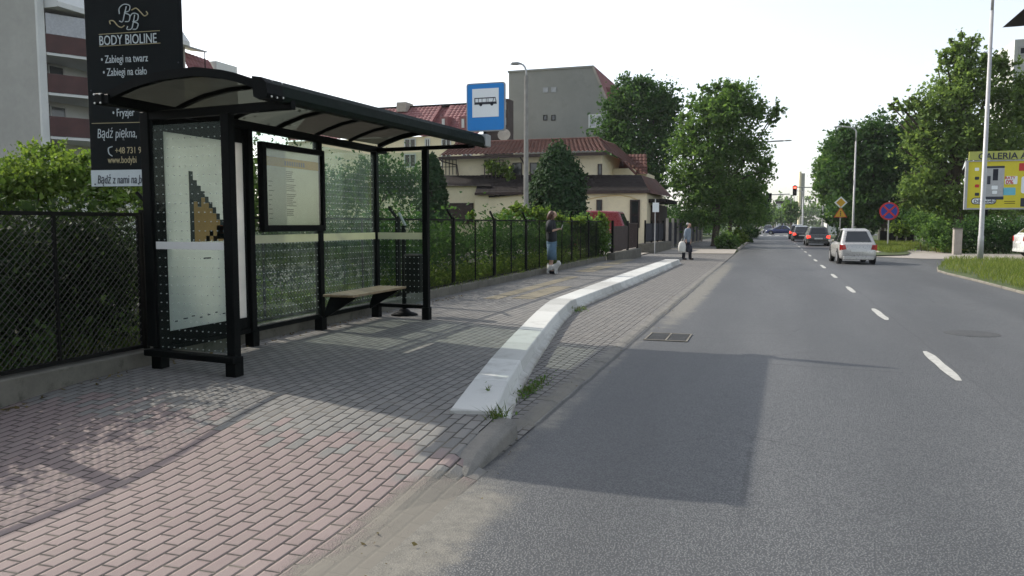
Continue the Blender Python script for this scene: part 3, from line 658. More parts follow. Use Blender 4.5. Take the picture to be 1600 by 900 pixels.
# timetable case
mb = MB(); ta, tb, t0, t1 = 7.03, 8.24, 1.36, 2.31; xf = X0 + .05
mb.box(xf, xf + .07, ta, ta + .075, t0, t1); mb.box(xf, xf + .07, tb - .055, tb, t0, t1); mb.box(xf, xf + .07, ta + .075, tb - .055, t1 - .06, t1); mb.box(xf, xf + .07, ta + .075, tb - .055, t0, t0 + .07)
tc = mb.build('timetable_case', M['black'], sh, bevel=.005)
mb = MB(); mb.box(xf + .005, xf + .012, ta + .075, tb - .055, t0 + .07, 2.07); mb.box(xf + .005, xf + .012, ta + .075, tb - .055, 2.17, t1 - .06); pap = mb.build('timetable_sheet', M['paper'], tc)
M['mustard'] = backlit('mustard band', (.46, .36, .02), .6); M['greyink'] = plain('grey ink', (.16, .165, .15), .6, .2, 9, 0)
mb = MB(); mb.box(xf + .005, xf + .0125, ta + .075, tb - .055, 2.0702, 2.1698); mb.build('header_band', M['mustard'], pap)
mb = MB()
for k in range(9):
    y = 7.50 + k * .045; mb.box(xf + .0155, xf + .017, y, y + .028, 2.09, 2.14)
for k in range(26):
    z = 2.02 - k * .021
    if random.random() < .85: mb.box(xf + .0125, xf + .014, 7.53, 7.53 + random.uniform(.10, .2), z, z + .010)
for k in range(9): mb.box(xf + .0125, xf + .014, 7.2 + .0, 7.24 + random.uniform(0, .06), 1.9 - k * .05, 1.908 - k * .05)
mb.build('print', M['greyink'], pap)
g = G('case glazing'); tr = g.n('ShaderNodeBsdfTransparent'); tr.inputs[0].default_value = (.82, .86, .80, 1); gl = g.n('ShaderNodeBsdfGlossy'); gl.inputs['Roughness'].default_value = .08
mx = g.n('ShaderNodeMixShader'); mx.inputs[0].default_value = .10; g.t.links.new(tr.outputs[0], mx.inputs[1]); g.t.links.new(gl.outputs[0], mx.inputs[2]); g.t.links.new(mx.outputs[0], g.out.inputs[0]); M['casegl'] = g.m
MB().box(xf + .045, xf + .049, ta + .075, tb - .055, t0 + .07, t1 - .06).build('glazing', M['casegl'], tc)
# bench
be = thing('bench', 'narrow slatted wooden bench on two dark brackets inside the shelter', 'bench', (-4.85, 8.9, .6))
for k in range(4):
    MB().box(-5.06 + k * .105, -4.965 + k * .105, 8.10, 9.52, .575, .605).build('slat', M['wood'], be, bevel=.006)
for y in (8.27, 9.40):
    MB().prism([(-5.13, y - .02, .30), (-5.13, y - .02, .38), (-5.05, y - .02, .572), (-4.68, y - .02, .572), (-4.72, y - .02, .545)], (0, .04, 0)).build('bracket', M['black'], be)
# bin
lb = thing('litter_bin', 'dark litter bin on a pole with a round flat foot behind the end glass', 'litter bin', (-4.92, 10.0, SY))
MB().lathe((-4.92, 10.0, SY), [(.19, 0), (.19, .015), (.09, .05), (.05, .09)], 20).build('foot', M['black'], lb, smooth=True)
MB().tube([(-4.92, 10.0, SY + .05), (-4.92, 10.0, 1.42)], .032, 10).build('pole', M['black'], lb)
MB().box(-4.87, -4.62, 9.88, 10.12, .48, 1.02).build('bucket', M['fence'], lb, bevel=.02)
MB().bar((-4.89, 10.0, 1.42), (-4.99, 10.0, 1.60), .05, .02).build('cap', M['galv'], lb)
# bus stop sign on the roof end
bs = thing('bus_stop_sign', 'blue bus stop sign with white square and black bus pictogram above the shelter roof', 'bus stop sign', (-3.74, 9.9, 2.47))
MB().bar((-3.66, 9.90, 2.46), (-3.64, 9.90, 3.2), .035).build('pole', M['black'], bs)
def rrect(cx, cz, w_, h_, r, n=5):
    o = []
    for sx, szn, a0 in ((1, 1, 0), (-1, 1, 90), (-1, -1, 180), (1, -1, 270)):
        for k in range(n + 1):
            a = R(a0 + 90 * k / n); o.append((cx + sx * (w_ / 2 - r) + r * math.cos(a), cz + szn * (h_ / 2 - r) + r * math.sin(a)))
    return o
sx, szc, sy_ = -3.63, 2.985, 9.86
MB().prism([(x, sy_, z) for x, z in rrect(sx, szc, .545, .635, .035)], (0, .03, 0)).build('panel', M['alu'], bs)
MB().prism([(x, sy_ - .004, z) for x, z in rrect(sx, szc, .515, .605, .03)], (0, .003, 0)).build('blue_face', M['blue'], bs)
MB().prism([(x, sy_ - .007, z) for x, z in rrect(sx, szc + .055, .372, .372, .004)], (0, .002, 0)).build('white_square', M['signwhite'], bs)
pb = MB(); yb = sy_ - .010; bx0, bz0 = sx - .155, szc + .035
P_ = lambda pts: pb.prism([(bx0 + a, yb, bz0 + b) for a, b in pts], (0, .002, 0))
P_([(0, 0), (.315, 0), (.31, .028), (.30, .030), (0, .030)])
P_([(0, .0302), (.012, .0302), (.012, .088), (0, .088)]); P_([(.0122, .076), (.30, .076), (.295, .088), (.0122, .088)])
for a in (.055, .105, .165, .19): P_([(a, .0302), (a + .006, .0302), (a + .006, .0758), (a, .0758)])
P_([(.255, .0302), (.262, .0302), (.276, .0758), (.268, .0758)]); P_([(.3002, .0305), (.31, .0305), (.297, .0758), (.290, .0758)])
for a in (.09, .245): pb.disc((bx0 + a, yb, bz0), .022, (0, 1, 0), .0024, 16)
pb.build('bus_pictogram', M['ink'], bs)

# ------------------------------------------------------------------ tall advert board
BR = Vector((-6.90, 8.0, 0)); BD = Vector((-.992, -.129, 0)); BN = Vector((.129, -.992, 0))
def bp(u, v, off=.0):
    r = ray(u, v); t = (BR - _c).dot(BN) / r.dot(BN); return _c + r * t + BN * off
bb = thing('advert_board', 'tall black beauty salon banner board with pale lettering on a post behind the fence', 'billboard', (-7.5, 7.95, .12))
zt, zb = 4.30, 1.915; wB = 1.335
Rb = lambda s_, z, off=0: BR + BD * s_ + BN * off + Vector((0, 0, z))
MB().obox(Rb(wB, zb, -.03), -BD * wB, BN * .03, (0, 0, zt - zb)).build('board', M['bill'], bb, bevel=.004)
MB().obox(Rb(wB, zb + .002, .001), -BD * wB, BN * .004, (0, 0, .205)).build('white_strip', M['lettering'], bb)
def blt(s_, u, v, px, mat, shear=0, sx=1.0, bold=0, sp=1.0, lift=.003):
    p = bp(u, v); k = (p - _c).dot(_f) / F
    return text('lettering', s_, p, -BD, (0, 0, 1), px * k, mat, bb, shear, bold, sx, lift=lift, spacing=sp)
blt('BODY BIOLINE', 155, 71, 21, M['lettering'], sx=.72)
blt('• Zabiegi na twarz', 158, 99, 17, M['lettering'], sx=.66)
blt('• Zabiegi na ciało', 161, 119, 17, M['lettering'], sx=.66)
blt('• Fryzjer', 176, 182, 17, M['lettering'], sx=.66)
blt('Bądź piękna,', 152, 216, 21, M['lettering'], .15, sx=.62, bold=-.008)
blt('+48 731 9', 180, 240, 14, M['gold'], sx=.8)
blt('www.bodybi', 169, 255, 15, M['gold'], sx=.66)
blt('Bądź z nami na b', 153, 287, 19, M['ink'], .15, sx=.58, bold=-.004, lift=.009)
def stroke(pts, r, mat, name='flourish'):
    q = [bp(u, v, .006) for u, v in pts]; mb = MB(); mb.tube(q, r, 6); return mb.build(name, mat, bb)
def curve(ctrl, n=22):
    P_ = [np.array(c, float) for c in ctrl]; P_ = [2 * P_[0] - P_[1]] + P_ + [2 * P_[-1] - P_[-2]]; o = []
    for i in range(1, len(P_) - 2):
        for t_ in np.linspace(0, 1, 7, endpoint=(i == len(P_) - 3)):
            a, b, c_, d = P_[i - 1:i + 3]; o.append(tuple(.5 * (2 * b + (c_ - a) * t_ + (2 * a - 5 * b + 4 * c_ - d) * t_ ** 2 + (3 * b - a - 3 * c_ + d) * t_ ** 3)))
    return o
stroke(curve([(198, 10), (195, 22), (192, 34), (187, 33)]), .006, M['lettering'], 'monogram')
stroke(curve([(187, 22), (187, 13), (194, 7), (203, 9), (202, 17), (195, 20), (203, 24), (202, 33), (196, 34)]), .006, M['lettering'], 'monogram')
stroke(curve([(211, 23), (209, 34), (206, 45), (199, 46), (200, 41)]), .006, M['lettering'], 'monogram')
stroke(curve([(203, 27), (208, 21), (216, 23), (215, 32), (208, 34), (216, 37), (214, 45), (208, 46)]), .006, M['lettering'], 'monogram')
stroke(curve([(206, 16), (213, 13), (220, 19), (226, 25), (231, 22), (229, 18)]), .007, M['gold'])
stroke(curve([(173, 38), (172, 33), (178, 33), (184, 40), (190, 43), (195, 40)]), .007, M['gold'])
for (a, b) in (((155, 54), (250, 48)), ((156, 72.5), (251, 67.5)), ((144, 193), (228, 191))): stroke([a, b], .004, M['gold'], 'gold_rule')
stroke(curve([(176, 229), (170, 232), (171, 240), (176, 244)]), .007, M['lettering'], 'phone_icon')
MB().bar((-7.35, 8.06, .1), (-7.35, 8.06, 2.9), .08).build('post', M['fence'], bb)
MB().bar(bp(208, 300, -.06), bp(240, 345, -.2), .04).build('brace', M['fence'], bb)
for s_, z in ((.05, .03), (.66, .03), (1.28, .03), (.05, 1.5), (1.28, 1.2)): MB().disc(Rb(s_, zb + z, .006), .010, BN, .006, 8).build('bolt', M['ink'], bb)

# ------------------------------------------------------------------ fences on the left
def wires(mb, y0, y1, z0, z1, x, p, r=.0022):
    Hh = z1 - z0; Lx = y1 - y0; k = p * math.sqrt(2); c = -Hh
    while c < Lx:
        for sgn in (1, -1):
            a, b = max(c, 0), min(c + Hh, Lx)
            if b - a > .02:
                za, zb_ = (a - c, b - c) if sgn > 0 else (Hh - (a - c), Hh - (b - c))
                P0, P1 = Vector((x + .003 * sgn, y0 + a, z0 + za)), Vector((x + .003 * sgn, y0 + b, z0 + zb_))
                d = (P1 - P0).normalized(); n1 = Vector((1, 0, 0)) * r; n2 = d.cross(Vector((1, 0, 0))) * r
                q = [n1, -n1 * .5 + n2 * .87, -n1 * .5 - n2 * .87]
                mb.hull([P0 + e for e in q] + [P1 + e for e in q], [(0, 1, 4, 3), (1, 2, 5, 4), (2, 0, 3, 5)])
        c += k
    return mb
def fence(label, posts, x, z0, z1, p, arms, railw=.045, r=.0022, pw=.03, wm='wire'):
    t = thing('chain_link_fence', label, 'fence', (x, (posts[0] + posts[-1]) / 2, sz(posts[0])))
    for y in posts:
        pm = MB(); pm.box(x - pw, x + pw, y - pw, y + pw, z0 - .12, z1 + .03); po = pm.build('post', M['fence'], t)
        if arms: MB().bar((x - .02, y + .02, z1 + .0), (x + .02, y - .33, z1 + .17), .035).build('arm', M['fence'], po)
    for a, b in zip(posts, posts[1:]):
        a2, b2 = a + pw + .01, b - pw - .01
        fm = MB(); w_ = railw
        fm.box(x - w_ / 2, x + w_ / 2, a2, b2, z1 - w_, z1); fm.box(x - w_ / 2, x + w_ / 2, a2, b2, z0, z0 + w_)
        fm.box(x - w_ / 2, x + w_ / 2, a2, a2 + w_, z0 + w_, z1 - w_); fm.box(x - w_ / 2, x + w_ / 2, b2 - w_, b2, z0 + w_, z1 - w_)
        if b2 - a2 > 1.6: m_ = (a2 + b2) / 2; fm.box(x - .012, x + .012, m_ - .012, m_ + .012, z0 + w_, z1 - w_)
        fo = fm.build('panel_frame', M['fence'], t)
        wires(MB(), a2 + w_, b2 - w_, z0 + w_, z1 - w_, x, p, r).build('wire_mesh', M[wm], fo)
    return t
fence('rusty dark chain link fence panels left of the bus shelter', [.0, 1.95, 3.9, 5.78], -5.50, .30, 1.545, .042, False, railw=.032, r=.0032, pw=.02)
fence('green chain link fence with slanted barbed wire arms beyond the shelter', [6.6, 9.0, 11.3, 13.6, 15.9, 18.2, 20.5, 22.8, 25.1, 27.4], -5.66, .30, 1.53, .040, True, railw=.03, r=.0024, pw=.025, wm='fence')
def wall(name, label, x0, x1, y0, y1, z0, z1, mat=M['concrete'], n=1):
    t = thing(name, label, 'wall', ((x0 + x1) / 2, (y0 + y1) / 2, z0))
    for k in range(n):
        a, b = y0 + (y1 - y0) * k / n, y0 + (y1 - y0) * (k + 1) / n
        MB().box(x0, x1, a, b - .006, z0 - .1, z1 + random.uniform(-.012, .012)).build('wall_block', mat, t, bevel=.012)
wall('low_wall', 'mossy low concrete wall under the fence left of the shelter', -5.62, -5.40, -1, 11.4, .0, .30, n=5)
wall('low_wall', 'low concrete wall under the barbed fence beyond the shelter', -5.76, -5.53, 11.4, 27.3, .1, .30, n=7)
wall('low_wall', 'short crumbling wall stub under the brown gate', -5.5, -5.2, 27.3, 33.2, .1, .40, n=3)
wall('low_wall', 'low block wall past the yard entrance under dark railings', -6.0, -5.25, 37.3, 44.0, .05, .48, n=3)
gt = thing('metal_gate', 'rusty brown sheet metal gate at the end of the barbed fence', 'gate', (-5.35, 30.5, .4))
MB().box(-5.37, -5.33, 27.6, 30.6, .45, 1.35).build('sheet', M['darkwood'], gt, bevel=.01)
for y in (27.55, 30.65, 33.0): MB().box(-5.39, -5.31, y - .05, y + .05, .38, 1.55).build('post', M['fence'], gt)
mb = MB()
for k in range(14): mb.box(-5.36, -5.34, 30.8 + k * .16, 30.84 + k * .16, .45, 1.42)
mb.box(-5.37, -5.33, 30.72, 32.93, 1.42, 1.47); mb.build('bar_leaf', M['darkwood'], gt)
rl = thing('railing', 'dark sheet railing on the low block wall past the yard entrance', 'railing', (-5.7, 40.5, .48))
MB().box(-5.72, -5.68, 37.5, 43.9, .56, 1.45).build('sheet', M['navy'], rl)
for y in (37.45, 39.6, 41.8, 43.95): MB().box(-5.74, -5.66, y - .04, y + .04, .45, 1.6).build('post', M['fence'], rl)
sp = thing('sign_post', 'white pole with small blank white plate at the yard entrance', 'sign post', (-5.2, 37.2, .03))
MB().tube([(-5.2, 37.2, 0), (-5.2, 37.2, 2.6)], .024, 8).build('pole', M['galv'], sp); MB().box(-5.32, -5.02, 37.14, 37.16, 1.98, 2.42).build('plate', M['signwhite'], sp)
pf = thing('post_fence', 'fence of pale concrete posts behind the man with bags', 'fence', (-5.5, 52, 0))
for k in range(9):
    y = 45.5 + k * 2.1; MB().box(-5.75 + k * .07, -5.6 + k * .07, y, y + .15, 0, 1.75).build('post', M['palecon'], pf)
    if k < 8: MB().box(-5.70 + k * .07, -5.66 + k * .07, y + .15, y + 2.1, .15, 1.5).build('panel', M['navy'], pf)

# ------------------------------------------------------------------ buildings
def tiled(p00, p10, p01, p11, pitch, amp, rows=.34):
    """roof sheet from eave p00->p10 up to ridge p01->p11, with rounded tile columns and stepped courses"""
    p00, p10, p01, p11 = map(Vector, (p00, p10, p01, p11)); nrm = (p10 - p00).cross(p01 - p00).normalized()
    W = max((p10 - p00).length, (p11 - p01).length); Hh = (p01 - p00).length
    nu = max(8, int(W / pitch * 6)); nv = max(2, int(Hh / rows)); mb = MB(); V = []
    for j in range(nv):
        for e in (0, 1):
            t = (j + e) / nv
            for i in range(nu + 1):
                s = i / nu; b = p00.lerp(p10, s).lerp(p01.lerp(p11, s), t)
                a = abs(math.sin(math.pi * s * W / pitch)) * amp + (amp * .7 if e == 0 else 0)
                V.append(b + nrm * a)
    f = []
    for r in range(2 * nv - 1):
        for i in range(nu): k = r * (nu + 1) + i; f.append((k, k + 1, k + nu + 2, k + nu + 1))
    return mb.hull(V, f)
def window(par, o, a, b, nrm, fr=.07, glassm=None, mull=1, name='window', fm=None):
    """o lower corner, a width vector, b height vector, nrm outward"""
    o, a, b = map(Vector, (o, a, b)); n = Vector(nrm).normalized()
    wn = MB().obox(o + n * .004, a, n * .03, b).build(name, glassm or M['window'], par)
    mb = MB(); ua, ub = a.normalized() * fr, b.normalized() * fr; e = n * .06
    mb.obox(o, ua, e, b); mb.obox(o + a - ua, ua, e, b); mb.obox(o + ua, a - 2 * ua, e, ub); mb.obox(o + b - ub + ua, a - 2 * ua, e, ub)
    for k in range(mull): mb.obox(o + a * ((k + 1) / (mull + 1)) - ua * .4 + ub, ua * .8, e * .9, b - 2 * ub)
    mb.build('frame', fm or M['frame'], wn); return wn

# cream house
HY = 46.5
def hp(u, v, d=0.0): p = gy(u, v, HY + d); return p
ho = thing('house', 'cream two storey house with red tile roof and dark lower roofs', 'house', (-13, HY + 4, .05))
def wl(name, u0, u1, v0, z0, d, depth, mat):
    a, b = hp(u0, v0, d), hp(u1, v0, d); zt_ = (a.z + b.z) / 2
    return MB().box(a.x, b.x, HY + d, HY + d + depth, z0, zt_).build(name, mat, ho)
w1 = wl('ground_floor_wall', 742, 1011, 301, .0, 0, 8, M['cream'])
w2 = wl('upper_wall', 692, 941, 241, 3.0, 2.0, 7.0, M['cream'])
w3 = wl('garage_wall', 668, 766, 290, .0, .6, 6, M['cream'])
w4 = wl('porch_wall', 764, 818, 300, .0, 2.3, 1, M['ochre'])
# lower right dark roof: band along the front, hip to the right
a, b = hp(742, 302, -.25), hp(1016, 302, -.25); c_, d_ = hp(748, 273, 1.6), hp(1000, 273, 1.6)
tiled(a, b, (c_.x, HY + 1.9, c_.z), (d_.x, HY + 1.9, d_.z), .35, .012).build('lower_roof', M['slate'], ho)
e_ = hp(1046, 303, 6)
MB().poly([b, (b.x + .45, HY + 7, b.z), (d_.x + .2, HY + 7, d_.z), (d_.x, HY + 1.9, d_.z)]).build('lower_roof', M['tile'], ho)
MB().box(a.x, b.x, HY - .30, HY - .24, a.z - .12, a.z + .04).build('gutter', M['darkwood'], ho)
# lower left dark roofs
a, b = hp(680, 291, .3), hp(768, 291, .3); c_, d_ = hp(684, 272, 1.9), hp(752, 272, 1.9)
tiled(a, b, (c_.x, HY + 2.2, c_.z), (d_.x, HY + 2.2, d_.z), .35, .012).build('lower_roof', M['slate'], ho)
a2, b2 = hp(764, 309, -.2), hp(810, 305, -.2)
tiled(a2, b2, (d_.x, HY + 2.2, d_.z - .1), (hp(800, 284, 2).x, HY + 2.2, d_.z - .55), .35, .012).build('porch_roof', M['slate'], ho)
# upper red roof
c_x2 = hp(985, 274, 5).x
a, b = hp(686, 243, 1.4), hp(948, 239, 1.4); zz = (a.z + b.z) / 2; a.z = b.z = zz
r0, r1 = hp(712, 223, 5.2), hp(936, 219, 5.2); rzz = (r0.z + r1.z) / 2 + .0
MB().box(hp(941, 250, 2).x, c_x2, HY + 5.5, HY + 10, 2.5, zz - .75).build('side_wall', M['cream'], ho)
tiled(a, b, (r0.x, HY + 5.2, rzz), (r1.x, HY + 5.2, rzz), .29, .075, .36).build('upper_roof', M['tile'], ho)
c2 = hp(992, 274, 4); tiled(b, (c2.x, HY + 9, zz - .9), (r1.x, HY + 5.2, rzz), (r1.x + .3, HY + 9, rzz), .27, .045, .36).build('upper_roof', M['tile'], ho)
MB().box(a.x, b.x, HY + 1.30, HY + 1.42, zz - .20, zz - .02).build('gutter', M['darkwood'], ho)
MB().tube([(r0.x, HY + 5.2, rzz + .03), (r1.x, HY + 5.2, rzz + .03)], .12, 8).build('ridge_cap', M['tile'], ho)
a, b = hp(962, 273, 7), hp(1012, 273, 7); c_, d_ = hp(966, 242, 9), hp(1010, 241, 9)
tiled(a, b, c_, d_, .27, .045, .36).build('annex_roof', M['tile'], ho)
MB().box(a.x + .1, b.x - .1, HY + 7.2, HY + 11, 2.5, a.z + .1).build('annex_wall', M['cream'], ho)
mb = MB(); mb.bar((hp(938, 220, 5).x, HY + 5, rzz), hp(994, 272, 3.5), .16, .1); mb.build('hip_cap', M['tile'], ho)
def hw(u0, u1, v0, v1, d, fr=.06, mull=0, g_=None, name='window', par=None):
    a, b = hp(u0, v1, d), hp(u1, v0, d); return window(par or ho, (a.x, HY + d, a.z), (b.x - a.x, 0, 0), (0, 0, b.z - a.z), (0, -1, 0), fr, g_, mull, name, M['darkwood'])
hw(801, 816, 254, 274, 1.99); hw(828, 841, 254, 273, 1.99); hw(934, 941, 256, 274, 1.99)
hw(932, 941, 312, 331, -.01); hw(984, 1000, 312, 356, -.01, .09, 0, M['carglass'])
hw(688, 740, 317, 350, .59, .05, 0, M['darkwood'], 'garage_door'); hw(769, 786, 317, 352, 2.29, .06, 0, M['darkwood'], 'door'); hw(796, 812, 318, 337, 2.29)
mb = MB(); q = [hp(u, v, -.02) for u, v in [(918, 312), (930, 309), (950, 306), (970, 305), (985, 308), (998, 313)]]; mb.tube(q, .03, 6); mb.build('arch_band', M['ochre'], ho)
mb = MB(); mb.tube([hp(685, 246, 1.3), hp(690, 252, 1.3), hp(714, 258, 1.7), hp(716, 275, 1.8)], .05, 6); mb.tube([hp(812, 244, 1.5), hp(820, 258, 1.8), hp(820, 300, 1.8)], .05, 6); mb.build('downpipe', M['darkwood'], ho)
mb = MB(); a, b = hp(675, 250, 1.0), hp(713, 273, 1.0)
for k in range(8): x = a.x + (b.x - a.x) * k / 7; mb.box(x - .02, x + .02, HY + .98, HY + 1.02, b.z, a.z)
for z in (a.z - .05, b.z + (a.z - b.z) * .5): mb.box(a.x, b.x, HY + .985, HY + 1.015, z, z + .04)
mb.build('balcony_rail', M['fence'], ho)
mb = MB(); a, b = hp(757, 250, 1.5), hp(786, 288, 1.5)
for k in range(6): x = a.x + (b.x - a.x) * k / 5; mb.box(x - .025, x + .025, HY + 1.5, HY + 1.55, b.z, a.z)
for z in (a.z, (a.z + b.z) / 2): mb.box(a.x, b.x, HY + 1.51, HY + 1.54, z - .05, z)
mb.build('trellis', M['darkwood'], ho)
MB().box(hp(1003, 300).x, hp(1026, 300).x, HY + 1.5, HY + 5, 0, 2.55).build('plank_porch', M['darkwood'], ho)
MB().box(hp(1000, 300).x, hp(1040, 300).x, HY + .6, HY + 6, 2.7, 2.9).build('porch_roof', M['slate'], ho)
ds = thing('satellite_dish', 'pale round satellite dish behind the red tile roof', 'satellite dish', hp(788, 212, 9))
c_ = hp(788, 213, 9); MB().lathe((0, 0, 0), [(.02, 0), (.30, .05), (.48, .16)], 16).build('bowl', M['palecon'], ds, world=False).rotation_euler = (R(70), 0, R(10))
MB().bar(c_ - Vector((0, 0, 1.6)), c_, .06).build('mast', M['fence'], ds)

# big grey block with mansard side
GY = 78
gb = thing('apartment_block', 'plain grey rendered apartment block with red mansard side behind the cream house', 'apartment block', (-20, GY + 8, 0))
P = lambda u, v, d=0: gy(u, v, GY + d)
a, b, c_, d_ = P(795, 111), P(926, 108), P(947, 158), P(945, 240); zt_ = (a.z + b.z) / 2
MB().prism([(a.x, GY, 0), (c_.x, GY, 0), (c_.x, GY, c_.z), (b.x, GY, zt_), (a.x, GY, zt_)], (0, 16, 0)).build('wall', M['stuccod'], gb)
tiled((c_.x + .12, GY + .1, c_.z), (c_.x + .12, GY + 16, c_.z), (b.x + .12, GY + .1, zt_ + .1), (b.x + .12, GY + 16, zt_ + .1), .3, .04).build('mansard_roof', M['tile2'], gb)
MB().bar((b.x + .05, GY - .06, zt_ + .05), (c_.x + .1, GY - .06, c_.z), .12, .2).build('verge_trim', M['palecon'], gb)
MB().box(a.x - .1, b.x + .1, GY - .1, GY + 16, zt_, zt_ + .18).build('parapet', M['stuccod'], gb)
for u0, u1 in ((858, 868), (889, 899)): p, q = P(u0, 109), P(u1, 106); MB().box(p.x, q.x, GY + 3, GY + 4, zt_ + .15, zt_ + .55).build('chimney', M['fence'], gb)
def gw(u0, u1, v0, v1, m, fr=.12, mull=0):
    p, q = P(u0, v1), P(u1, v0); window(gb, (p.x, GY, p.z), (q.x - p.x, 0, 0), (0, 0, q.z - p.z), (0, -1, 0), fr, m, mull, fm=M['fence'] if m is M['window'] else M['alu'])
gw(848.5, 857, 136.5, 145, M['palepane']); gw(861, 869.5, 136, 144.5, M['palepane']); gw(849, 855, 179.5, 188.5, M['window'], .08); gw(861.5, 868, 179.5, 188.5, M['window'], .08); gw(919.5, 943, 178, 200, M['palepane'], .14, 1); gb.children[-1].children[0].data.materials[0] = M['frame']
for k in range(3):
    y = GY + 2.5 + k * 4.5; dm = MB(); xo = c_.x + .1
    dm.prism([(xo - .9, y, c_.z + .4), (xo + .35, y, c_.z + .4), (xo + .35, y, c_.z + 1.7), (xo - 1.4, y, c_.z + 1.9)], (0, 1.6, 0)); dm.build('dormer', M['tile2'], gb)

# long red roofed block
RYY = 66
rb = thing('apartment_block', 'long apartment block with old rose tiled attic and dormer windows', 'apartment block', (-30, RYY + 6, 0))
Q = lambda u, v, d=0: gy(u, v, RYY + d)
a, b = Q(450, 215), Q(750, 215); e0, e1 = Q(450, 200).z, 0; xl, xr_ = a.x, b.x
ze, zr = Q(700, 212).z, Q(700, 165, 4).z
MB().box(xl, xr_, RYY, RYY + 10, 0, ze).build('wall', M['cream'], rb)
x1 = Q(662, 200).x; x2 = Q(680, 200).x; x0 = Q(600, 200).x
for (xa, xb, dy) in ((xl, x0 - .0, .0), (x0, x1, .0), (x1, x2, 1.1), (x2, xr_, .0)):
    tiled((xa, RYY - .3 + dy, ze), (xb, RYY - .3 + dy, ze), (xa, RYY + 4 + dy * .3, zr), (xb, RYY + 4 + dy * .3, zr), .42, .06, .45).build('attic_roof', M['tile2'], rb)
for x in (x0, x1, x2): MB().prism([(x - .12, RYY - .45, ze), (x - .12, RYY + 4, zr + .1), (x - .12, RYY + 4.2, zr - .3), (x - .12, RYY + .5, ze)], (.24, 0, 0)).build('fire_wall', M['tile2'], rb)
MB().box(xl, xr_, RYY + 3.9, RYY + 4.2, zr - .1, zr + .15).build('ridge_cap', M['slate'], rb)
for u in (695.5, 726):
    p, q = Q(u - 5.5, 199, .8), Q(u + 6.5, 183, .8)
    MB().prism([(p.x, RYY + .35, p.z - .5), (p.x, RYY + .35, q.z), (p.x, RYY + 3.5, q.z + .1), (p.x, RYY + 2.0, p.z - .5)], (q.x - p.x, 0, 0)).build('dormer', M['tile2'], rb)
    window(rb, (p.x + .25, RYY + .35, p.z - .1), (q.x - p.x - .5, 0, 0), (0, 0, q.z - p.z - .1), (0, -1, 0), .10, M['window'], 1)
for u0, u1 in ((632, 650), (664, 672), (690, 705), (722, 737)):
    for v0, v1 in ((216, 232), (240, 262)):
        p, q = Q(u0, v1), Q(u1, v0); window(rb, (p.x, RYY, p.z), (q.x - p.x, 0, 0), (0, 0, q.z - p.z), (0, -1, 0), .1, M['window'], 1)
p, q = Q(751, 230), Q(794, 154, 1); MB().box(p.x, q.x, RYY + 1, RYY + 2.5, 0, q.z).build('stair_tower', M['darkwood'], rb)
for v0, v1 in ((160, 172), (184, 196)):
    p, q = Q(782, v1, 1), Q(791, v0, 1); window(rb, (p.x, RYY + 1, p.z), (q.x - p.x, 0, 0), (0, 0, q.z - p.z), (0, -1, 0), .12, M['palepane'], 0)
ch = MB(); p = Q(634, 165, 4); ch.box(p.x - .5, p.x + .5, RYY + 3, RYY + 4.6, zr - .5, zr + .4); ch.build('chimney', M['palecon'], rb)

# balcony block at the far left
BYY = 30; bx = gy(63, 120, BYY).x
ab = thing('apartment_block', 'tall grey apartment block with brown balconies at the far left', 'apartment block', (bx - 6, BYY + 15, 0))
XF = bx; EY = gx(372, 100, XF).y
zroof = gx(310, 92, XF).z
MB().box(XF - 13, XF - .0, BYY, BYY + .4, 0, 16).build('gable_wall', M['stucco'], ab)
MB().box(XF - 13, XF - 1.7, BYY + .41, 39.6, 0, 13.2).build('wall', M['whitewall'], ab); MB().box(XF - 13, XF - .6, 39.61, 45.05, 0, 10.9).build('wall', M['cream'], ab)
MB().box(XF - .12, XF + .02, BYY - .02, BYY + .36, 0, 12.6).build('corner_strip', M['whitewall'], ab)
cu = [12.55, 9.60, 7.35, 5.10, 2.85]
def zat(u, v): return gx(u, v, XF).z
levels = [(zat(66, 79), zat(66, 51)), (zat(68, 142), zat(68, 113)), (zat(70, 211), zat(70, 180))]
for i, (zlo, zhi) in enumerate(levels):
    for k, (ya, yb) in enumerate(((BYY + .42, BYY + 9.0),)):
        ch = .9                                     # splayed end of each balcony
        bal = [(XF - 1.7, ya), (XF - .0, ya), (XF + .9, ya + 1.6), (XF + .9, yb), (XF - 1.7, yb)]
        MB().prism([(x, y, zlo - .15) for x, y in bal], (0, 0, .13)).build('balcony_slab', M['whitewall'], ab)
        mb = MB()
        for (p, q) in zip(bal[1:3] + [], bal[2:4]): mb.bar((p[0], p[1], (zlo + zhi) / 2), (q[0], q[1], (zlo + zhi) / 2), .05, zhi - zlo)
        mb.bar((bal[0][0], ya + .05, (zlo + zhi) / 2), (bal[1][0], ya + .05, (zlo + zhi) / 2), .05, zhi - zlo)
        mb.build('balcony_rail', M['balcony'], ab)
        for j in range(3):
            y = ya + 1.4 + j * 2.5
            window(ab, (XF - 1.69, y + 1.1, zlo + .1), (0, -1.0, 0), (0, 0, zhi - zlo + .75), (1, 0, 0), .08, M['window'], 0)
    if i == 0:
        mb = MB(); mb.obox((XF, BYY + .45, zhi + .02), (.9, 1.6, 0), (-.02, .02, 0), (0, 0, 1.0)); mb.obox((XF + .9, BYY + 2.1, zhi + .02), (0, 3.2, 0), (-.03, 0, 0), (0, 0, 1.0)); mb.build('balcony_glazing', M['palepane'], ab)
zm = 12.35
MB().prism([(XF + .9, BYY + .42, zm - .25), (XF + .9, BYY + .42, zm), (XF - 1.6, BYY + .42, zm + 3.2), (XF - 2, BYY + .42, zm - .25)], (0, 9.2, 0)).build('attic_wall', M['whitewall'], ab)
